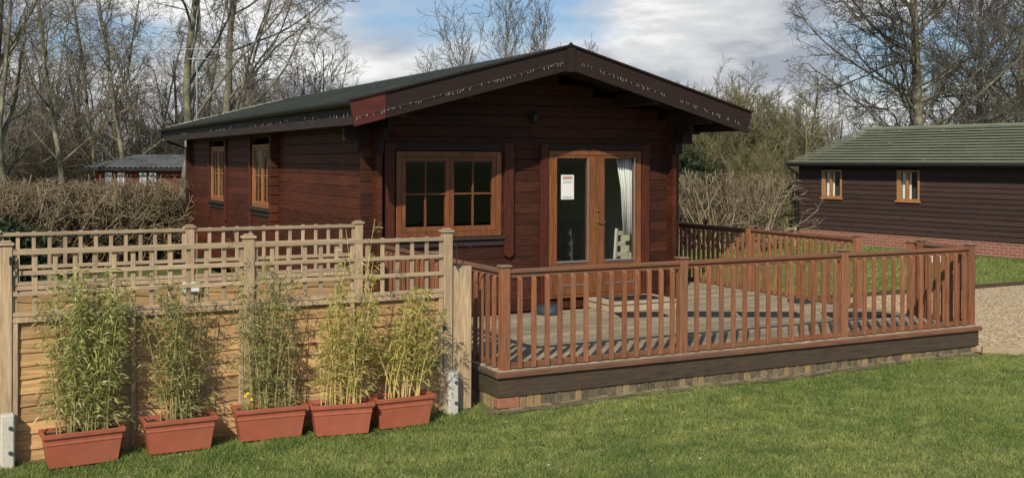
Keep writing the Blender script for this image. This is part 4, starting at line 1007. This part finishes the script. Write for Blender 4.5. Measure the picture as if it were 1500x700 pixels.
def tree_mesh(name, seed, H_, R_, lv, stems=1, stem_spread=.0, stem_r=1, trunk_wob=.06, trunk_trop=.03, twig_mat='twig_grey', bark_mat='bark_grey', taper=.25, rmin=.006, zmin=None):
    """lv: list of (per, t0, t1, angle, anglevar, lenfac, radfac, nseg, wob, trop, lprof)"""
    rg = np.random.default_rng(seed); P0 = np.zeros((stems, 3)); P0[:, :2] = rg.normal(size=(stems, 2)) * stem_r * .3 if stems > 1 else 0
    D0 = nrm(np.concatenate([rg.normal(size=(stems, 2)) * stem_spread, np.ones((stems, 1))], 1)); L = np.full(stems, H_) * rg.uniform(.75, 1.05, stems) if stems > 1 else np.array([H_])
    P0[:, 2] -= .15
    pts, dr, rad = grow(P0, D0, L, np.full(stems, R_), np.full(stems, R_ * taper), 14, trunk_wob, trunk_trop, rg)
    rad[:, 0] *= 1.25
    tr = [tubes(pts, dr, rad, 9)]; cr = []
    for i, (per, t0, t1, an, av, lf, rf, ns, wb_, tp, lp_) in enumerate(lv):
        p, D, L2, R2 = kids(pts, dr, rad, L, per, t0, t1, an, av, lf, rf, rg, lp_, rmin)
        if zmin is not None: k_ = p[:, 2] > zmin; p, D, L2, R2 = p[k_], D[k_], L2[k_], R2[k_]
        pts, dr, rad = grow(p, D, L2, R2, np.maximum(R2 * .3, rmin * .7), ns, wb_, tp, rg); L = L2
        (tr if i == 0 else cr).append(tubes(pts, dr, rad, 6 if i == 0 else 4 if i == 1 else 3))
    V, F = join(tr); V2, F2 = join(cr)
    t_ = bpy.data.objects.new(name, None); C.objects.link(t_)
    npmesh('trunk', V, F, M[bark_mat], t_, True); npmesh('crown', V2, F2, M[twig_mat], t_)
    return t_
def put(t_, px, d, label, cat='tree', group=None, sc=1, rz=0, z=None):
    u, v = at(px, d); t_.location = (u, v, gzf(u, v) if z is None else z); t_.rotation_euler = (0, 0, rz); t_.scale = (sc,) * 3
    tag(t_, label, cat, group); return t_
A_ = math.radians
GL = 'bare trees behind the hedge on the left'
# near left trees
lvA = [(14, .16, .95, A_(36), .18, .55, .42, 10, .10, .05, .40), (10, .2, .98, A_(45), .25, .42, .42, 7, .14, .02, .4), (8, .15, 1, A_(45), .3, .45, .5, 5, .17, .01, .4), (6, .15, 1, A_(42), .3, .5, .6, 3, .17, .0, .4)]
t1 = tree_mesh('bare_tree', 21, 12.5, .22, lvA, 1, bark_mat='bark_grey', rmin=.006)
put(t1, 22, 30, 'large bare tree with thick grey forked trunk at the left edge', group=GL, rz=.6)
t2 = tree_mesh('bare_tree', 22, 12.5, .145, lvA, 1, bark_mat='bark_grey', rmin=.006)
put(t2, 262, 30, 'bare tree with pale mossy trunk just left of the log cabin corner', group=GL, rz=2.2)
lvC = [(14, .22, .95, A_(46), .18, .58, .40, 10, .10, .05, .35), (10, .2, .98, A_(45), .25, .42, .42, 7, .14, .02, .4), (8, .15, 1, A_(45), .3, .45, .5, 5, .17, .01, .4), (6, .15, 1, A_(42), .3, .5, .6, 3, .17, .0, .4)]
t3 = tree_mesh('bare_tree', 24, 12, .17, lvC, 1, bark_mat='bark_grey', rmin=.006)
put(t3, 332, 35, 'spreading bare tree rising above the log cabin roof', group=GL, rz=1.0)
t4 = tree_mesh('bare_shrub', 25, 5.6, .05, [(8, .2, 1, A_(30), .2, .45, .5, 6, .1, .05, .4), (7, .2, 1, A_(38), .2, .5, .55, 4, .13, .04, .4), (5, .2, 1, A_(38), .3, .5, .6, 3, .13, .03, .4)], 9, .33, 1.4, bark_mat='twig_grey', rmin=.007)
put(t4, 450, 38, 'bushy bare sapling thicket above the middle of the log cabin roof', 'shrub', sc=1.15)
# birches and wood edge, left
lvB = [(27, .2, 1, A_(38), .15, .30, .4, 7, .10, .0, .5), (8, .2, 1, A_(45), .25, .5, .55, 5, .15, -.04, .4), (7, .15, 1, A_(40), .3, .55, .6, 4, .15, -.06, .4)]
bA = tree_mesh('birch_tree', 31, 13, .13, lvB, 1, bark_mat='bark_grey', rmin=.007, trunk_wob=.04)
bB = tree_mesh('birch_tree', 32, 11.5, .11, lvB, 2, .1, 1.2, bark_mat='bark_grey', rmin=.007, trunk_wob=.05)
lvD = [(12, .2, .95, A_(42), .2, .5, .5, 8, .12, .03, .45), (8, .2, 1, A_(48), .25, .5, .5, 6, .16, .02, .4), (7, .15, 1, A_(45), .3, .5, .6, 4, .18, .02, .4)]
bC = tree_mesh('bare_tree', 33, 10, .15, lvD, 2, .15, 1.0, bark_mat='bark_dark', rmin=.008, trunk_wob=.08)
protoL = [bA, bB, bC]
spots = [(95, 44, 0), (140, 50, 1), (185, 46, 0), (60, 52, 2), (215, 56, 1), (110, 60, 2), (165, 62, 0), (245, 50, 2), (300, 58, 0), (350, 60, 2), (395, 55, 1), (435, 60, 2), (480, 62, 0), (-40, 46, 1), (-90, 54, 2), (20, 60, 0), (75, 66, 1), (200, 68, 2), (270, 66, 1), (-10, 38, 2), (-120, 36, 0), (375, 48, 2)]
kinds = ['slender drooping birch in the wood on the left', 'twin stemmed birch in the wood on the left', 'dark crooked bare tree in the wood on the left']
where_l = ['just right of the big forked tree', 'above the left end of the far cabin', 'above the middle of the far cabin roof', 'close behind the big forked tree, on its right', 'just left of the pale mossy trunk', 'left of the far cabin',
 'deeper in the wood behind the far cabin roof', 'just behind the pale mossy trunk', 'between the mast and the pale mossy trunk', 'right of the television mast', 'right of the spreading tree', 'at the right end of the left wood', 'last thin one before the open sky',
 'off the left edge of the picture', 'far off the left edge of the picture', 'deep in the wood behind the forked trunk', 'furthest back, left of the far cabin', 'furthest back, right of the far cabin', 'furthest back behind the television mast', 'left of the forked trunk', 'nearest the viewer off the left edge', 'behind the spreading tree above the cabin roof']
for i, (px, d, k) in enumerate(spots):
    first = protoL[k]['label'] if 'label' in protoL[k] else None
    o = protoL[k] if first is None else copy_tree(protoL[k])
    put(o, px, d, kinds[k].replace(' in the wood on the left', '') + ', ' + where_l[i], group='bare trees of the wood on the left', sc=random.uniform(.85, 1.15) * (1 if px < 320 else .72), rz=random.uniform(0, 6))
# centre, behind the roof
lvE = [(52, .12, .97, A_(30), .08, .36, .32, 7, .05, .05, .55), (9, .15, 1, A_(32), .15, .45, .45, 5, .08, .04, .4), (7, .15, 1, A_(32), .2, .5, .6, 3, .1, .03, .4)]
e1 = tree_mesh('bare_tree', 41, 13.6, .10, lvE, 1, bark_mat='bark_grey', rmin=.010, trunk_wob=.02)
put(e1, 745, 62, 'tall upright bare tree behind the roof just left of the apex', sc=.9)
e2 = copy_tree(e1); put(e2, 800, 66, 'narrow upright bare tree immediately left of the roof apex', sc=.88, rz=2)
e3 = copy_tree(e1); put(e3, 849, 72, 'faint small upright bare tree just right of the roof apex', sc=.74, rz=4)
lvF = [(36, .12, .9, A_(52), .15, .52, .4, 8, .11, .06, .25), (12, .25, 1, A_(36), .2, .45, .5, 6, .13, .04, .4), (6, .2, 1, A_(38), .25, .5, .6, 4, .15, .03, .4)]
e4 = tree_mesh('bare_tree', 44, 8.4, .11, lvF, 1, bark_mat='bark_grey', rmin=.009, zmin=1.5)
put(e4, 655, 50, 'round crowned bare tree above the left slope of the cabin roof', sc=.97)
e5 = copy_tree(bB); put(e5, 705, 74, 'low thin bare tree between the round one and the tall upright one', group=None, sc=.62, rz=1); e5['group'] = 'low trees behind the cabin roof'
e6 = copy_tree(t4); put(e6, 590, 56, 'low faint thicket showing just above the cabin roof', 'shrub', sc=.85, rz=2)
e7 = copy_tree(t4); put(e7, 880, 66, 'low thicket of shoots showing right of the roof apex', 'shrub', sc=.85, rz=1)
# right side
lvO = [(42, .19, .85, A_(62), .22, .53, .30, 12, .11, .05, .18), (12, .10, 1, A_(42), .22, .36, .45, 8, .15, .03, .3), (9, .1, 1, A_(42), .25, .45, .5, 5, .17, .02, .3), (5, .2, 1, A_(38), .3, .5, .6, 3, .14, .02, .3)]
o1 = tree_mesh('oak_tree', 66, 12.5, .26, lvO, 1, bark_mat='bark_grey', twig_mat='twig_oak', rmin=.0068, trunk_wob=.04, zmin=1.8)
put(o1, 1345, 42, 'broad bare oak with a pale trunk rising behind the green tiled roof', rz=.5)
o2 = copy_tree(o1); put(o2, 1490, 46, 'second broad bare oak at the right edge, partly cut by the picture', sc=.92, rz=3.4)
o4 = copy_tree(o1); put(o4, 1640, 52, 'further bare oak beyond the right edge of the green roof', sc=.95, rz=5)
o3 = tree_mesh('bare_tree', 53, 6.2, .08, [(22, .15, 1, A_(50), .15, .35, .45, 6, .1, .05, .55), (7, .2, 1, A_(45), .25, .5, .5, 5, .15, .03, .4), (6, .2, 1, A_(45), .3, .5, .6, 3, .18, .02, .4)], 1, bark_mat='bark_grey', rmin=.008)
put(o3, 1180, 46, 'slim bare tree with a pale stem left of the green roofed building', sc=1.0)
s1 = tree_mesh('willow_shrub', 54, 4.3, .06, [(12, .12, 1, A_(34), .15, .5, .5, 7, .09, .05, .4), (9, .2, 1, A_(38), .2, .5, .55, 5, .13, .03, .4), (8, .15, 1, A_(38), .25, .5, .6, 3, .15, .02, .4)], 22, .42, 2.4, bark_mat='twig_olive', twig_mat='twig_olive', rmin=.0065)
put(s1, 1050, 37, 'large olive twiggy willow bush right of the cabin gable', 'shrub', sc=1.1)
s2 = copy_tree(s1); put(s2, 1120, 39, 'rounded olive willow bush left of the green roofed building', 'shrub', sc=1.06, rz=2)
s3 = copy_tree(s1); put(s3, 990, 35, 'olive bush half hidden behind the right wall of the cabin', 'shrub', sc=.75, rz=4)
for px_, d_2, sc_, lb_ in ((1095, 34, .62, 'low olive bush directly behind the flat topped clipped bush'), (1160, 33, .55, 'small olive bush at the near corner of the weatherboarded building'), (1205, 45, .72, 'olive bush behind the gable end of the green roof'), (1020, 44, 1.0, 'olive bush furthest back behind the cabin gable')):
    so_ = copy_tree(s1); put(so_, px_, d_2, lb_, 'shrub', sc=sc_, rz=px_)
s4 = copy_tree(t4); put(s4, 1055, 48, 'upright fine shoots rising behind the olive bush', 'shrub', sc=.98, rz=3)
o6 = copy_tree(o1); put(o6, 1430, 54, 'bare oak filling the gap between the broad oak and the right edge', sc=.9, rz=1.3)
for i, (px, d, sc) in enumerate(((1235, 55, .5), (1215, 62, .5), (1290, 58, .48), (1410, 60, .6), (1470, 64, .9), (1150, 60, .5))):
    o = copy_tree(bC); put(o, px, d, 'dark crooked bare tree ' + ('behind the roof aerial', 'left of the roof aerial, deep in the wood', 'behind the dark evergreen by the aerial', 'behind the ridge right of the broad oak', 'behind the ridge near the right edge', 'behind the willow bushes')[i], group='bare trees of the wood on the right', sc=sc, rz=i * 1.1)
# evergreens: dense leaf clumps round a stem
def evergreen(name, H_, W_, n, seed, mat, px, d, label):
    rg = np.random.default_rng(seed); t_ = bpy.data.objects.new(name, None); C.objects.link(t_)
    nc = 40; cc = rg.normal(size=(nc, 3)); cc = nrm(cc) * rg.uniform(.3, 1, (nc, 1)); cc = cc * [W_ / 2, W_ / 2, H_ * .42] + [0, 0, H_ * .52]
    k = rg.integers(0, nc, n); p = cc[k] + rg.normal(size=(n, 3)) * W_ * .09; p[:, 2] = np.maximum(p[:, 2], .05)
    V_, F_ = leafquads(p, nrm(rg.normal(size=(n, 3))), rg.uniform(.08, .2, n), rg.uniform(.04, .09, n), rg)
    mb = MB().tube([(0, 0, -.1), (.05, 0, H_ * .4), (0, .05, H_ * .8)], [.12, .09, .03], 7)
    mb.build('trunk', M['bark_dark'], t_); npmesh('crown', V_, F_, mat, t_); put(t_, px, d, label); return t_
evergreen('holly_tree', 3.6, 2.6, 9000, 61, M['leaf_dark'], 1308, 40, 'dark evergreen bush behind the left end of the green tiled roof')
evergreen('holly_tree', 2.6, 2.4, 8000, 62, M['leaf_dark'], 1010, 33, 'dark evergreen shrub low behind the rear right railing')
evergreen('laurel_bush', 1.5, 1.0, 3500, 63, M['leaf_dark'], 22, 17.5, 'dark green bush glimpsed through the trellis at the left')

# clipped twiggy bush on the right and hedge on the left
def twiggy(name, length, depth, Hh, nst, seed, mat, leafmat_, nleaf, label, cat, px0, d0, px1=None, d1=None, top_jit=.12, lean=.45, belly=0, rtw=.011):
    rg = np.random.default_rng(seed); P0 = np.stack([rg.uniform(0, length, nst), rg.uniform(0, depth, nst), np.zeros(nst)], 1)
    D0 = nrm(np.stack([rg.normal(size=nst) * lean, rg.normal(size=nst) * lean * .6, np.ones(nst)], 1)); L = rg.uniform(.75, 1.15, nst) * Hh
    pts, dr, rad = grow(P0, D0, L, np.full(nst, rtw * 1.9), np.full(nst, rtw), 8, .13, .03, rg); A = [tubes(pts, dr, rad, 4)]
    p, D, L2, R2 = kids(pts, dr, rad, L, 6, .15, 1, A_(42), .3, .38, .7, rg, .3, rtw * .7)
    pts2, dr2, rad2 = grow(p, D, L2, R2, R2 * .6, 4, .2, .06, rg); pts2[..., 2] = np.minimum(pts2[..., 2], Hh * (1 + rg.uniform(-top_jit, top_jit * .5, (len(p), 1))))
    A.append(tubes(pts2, dr2, rad2, 3))
    p, D, L3, R3 = kids(pts2, dr2, rad2, L2, 4, .3, 1, A_(45), .3, .5, .7, rg, .3, rtw * .55)
    pts3, dr3, rad3 = grow(p, D, L3, R3, R3 * .7, 3, .25, .05, rg); pts3[..., 2] = np.minimum(pts3[..., 2], Hh * (1.04 + rg.uniform(-top_jit, top_jit * .5, (len(p), 1)))); A.append(tubes(pts3, dr3, rad3, 3))
    nt_k = int(nst * .22); Pk = np.stack([rg.uniform(0, length, nt_k), rg.uniform(-.05, depth * .3, nt_k), rg.uniform(0, Hh * .45, nt_k)], 1); Dk = nrm(np.stack([rg.normal(size=nt_k) * lean * 1.5, rg.normal(size=nt_k) * .15, np.full(nt_k, .9)], 1))
    p4, d4, r4 = grow(Pk, Dk, rg.uniform(.3, .7, nt_k) * Hh, np.full(nt_k, rtw * 1.9), np.full(nt_k, rtw * 1.5), 5, .05, 0, rg); p4[..., 2] = np.minimum(p4[..., 2], Hh); A.append(tubes(p4, d4, r4, 5))
    V, F = join(A); u0, v0 = at(px0, d0)
    rz = -YAW if px1 is None else math.atan2(at(px1, d1)[1] - v0, at(px1, d1)[0] - u0)
    t_ = thing(name, label, cat, (u0, v0, gzf(u0, v0) - .05), rz=rz)
    npmesh('branches', V, F, mat, t_)
    if nleaf:
        p = np.stack([rg.uniform(0, length, nleaf), rg.uniform(0, depth, nleaf), rg.uniform(.1, 1, nleaf) ** .8 * Hh], 1)
        V, F = leafquads(p, nrm(rg.normal(size=(nleaf, 3))), rg.uniform(.03, .07, nleaf), rg.uniform(.02, .04, nleaf), rg); npmesh('leaves', V, F, leafmat_, t_)
    return t_
hl = math.dist(at(-320, 17.5), at(292, 24.4))
twiggy('hedge', hl, 1.3, 1.93, 760, 71, M['twig_pale'], M['leaf_beech'], 16000, 'long clipped hedge of pale bare stems behind the trellis on the left', 'hedge', -320, 17.5, 292, 24.4, .1, .6)
rg = np.random.default_rng(5)
twiggy('hedge', 3.2, 1.2, 1.5, 40, 72, M['twig_pale'], M['leaf_dark'], 9000, 'dark ivy covered stretch of hedge by the rear corner of the log cabin', 'hedge', 175, 22.3, 280, 23.9)
twiggy('clipped_bush', 2.05, 1.4, 1.98, 95, 73, M['twig_pale'], M['leaf_beech'], 600, 'flat topped clipped bush of pale twigs behind the rear right railing', 'shrub', 1020, 27, None, None, .05, .3)
twiggy('clipped_bush', 1.4, 1.4, 1.55, 60, 74, M['twig_grey'], M['leaf_dark'], 1500, 'lower greyish twig bush between the cabin corner and the flat topped bush', 'shrub', 965, 27.5, None, None, .2, .3)
# background underwood: fine twig masses
def underwood(label, px0, px1, dn, df_, n, h0, h1, seed, mat, rtw=.014):
    rg = np.random.default_rng(seed); px = rg.uniform(px0, px1, n); d = rg.uniform(dn, df_, n); X = (px - 750) / 1575 * d
    u = X * ca + d * sa; v = -X * sa + d * ca; P0 = np.stack([u, v, gz(u, v)], 1); hh = (h0 + (h1 - h0) * (.5 + .5 * np.sin(px * .021 + 1.3 * np.sin(px * .009)))) * rg.uniform(.6, 1.15, n)
    D0 = nrm(np.stack([rg.normal(size=n) * .3, rg.normal(size=n) * .3, np.ones(n)], 1)); pts, dr, rad = grow(P0, D0, hh, np.full(n, rtw * 1.6), np.full(n, rtw * .6), 8, .1, .02, rg); A = [tubes(pts, dr, rad, 3)]
    p, D, L2, R2 = kids(pts, dr, rad, hh, 10, .1, 1, A_(40), .25, .32, .6, rg, .5, rtw * .6); pts2, dr2, rad2 = grow(p, D, L2, R2, R2 * .6, 4, .14, .02, rg); A.append(tubes(pts2, dr2, rad2, 3))
    p, D, L3, R3 = kids(pts2, dr2, rad2, L2, 6, .2, 1, A_(42), .3, .55, .7, rg, .3, rtw * .5); pts3, dr3, rad3 = grow(p, D, L3, R3, R3 * .7, 2, .15, .02, rg); A.append(tubes(pts3, dr3, rad3, 3))
    V, F = join(A); return tag(npmesh('underwood', V, F, mat), label, 'underwood', kind='stuff')
underwood('brown thicket filling the wood behind the far cabin', -300, 560, 50, 68, 1500, 4.0, 7.2, 81, M['twig_brown'])
underwood('brown thicket behind the olive bushes and the green roofed building', 930, 1750, 52, 66, 1200, 2.8, 4.4, 82, M['twig_brown'])
underwood('low brown thicket beyond the log cabin', 540, 960, 70, 85, 400, 2.0, 3.0, 83, M['twig_brown'])

rg = np.random.default_rng(77); n = 900; px_ = rg.uniform(-50, 1550, n); py_ = rg.uniform(520, 720, n); d_ = 1575 * 2.32 / (py_ - 236); X_ = (px_ - 750) / 1575 * d_
u_ = X_ * ca + d_ * sa; v_ = -X_ * sa + d_ * ca; k_ = keepA(u_, v_) | ((v_ > 8.7) & (v_ < 9.1) & (u_ < 4.2)); u_, v_ = u_[k_], v_[k_]; n = len(u_)
V_, F_ = leafquads(np.stack([u_, v_, gz(u_, v_) + .03], 1), nrm(rg.normal(size=(n, 3)) * [1, 1, .15]), rg.uniform(.015, .045, n), rg.uniform(.008, .02, n), rg)
tag(npmesh('fallen_leaves', V_, F_, M['leaf_beech']), 'scattered dry leaf bits on the lawn', 'leaves', kind='stuff')
# daisies on the lawn
dz = thing('daisy', 'tiny white daisy flower in the lawn', 'flower', (0, 0, 0), 'daisies in the lawn')
MB().tube([(0, 0, 0), (.003, 0, .035)], .0012, 4).build('stem', M['leaf_green'], dz)
MB().lathe((.003, 0, .035), [(.003, 0), (.009, .003), (.009, .005), (.003, .006)], 8).build('flower_head', M['petal'], dz)
for i, (px, py) in enumerate(((918, 615), (805, 681), (1027, 672), (1250, 600), (1390, 560), (1012, 583))):
    o = dz if i == 0 else copy_tree(dz)
    d = 1575 * 2.3 / (py - 236); u, v = at(px, d); o.location = (u, v, gzf(u, v)); o.rotation_euler = (0, 0, i)
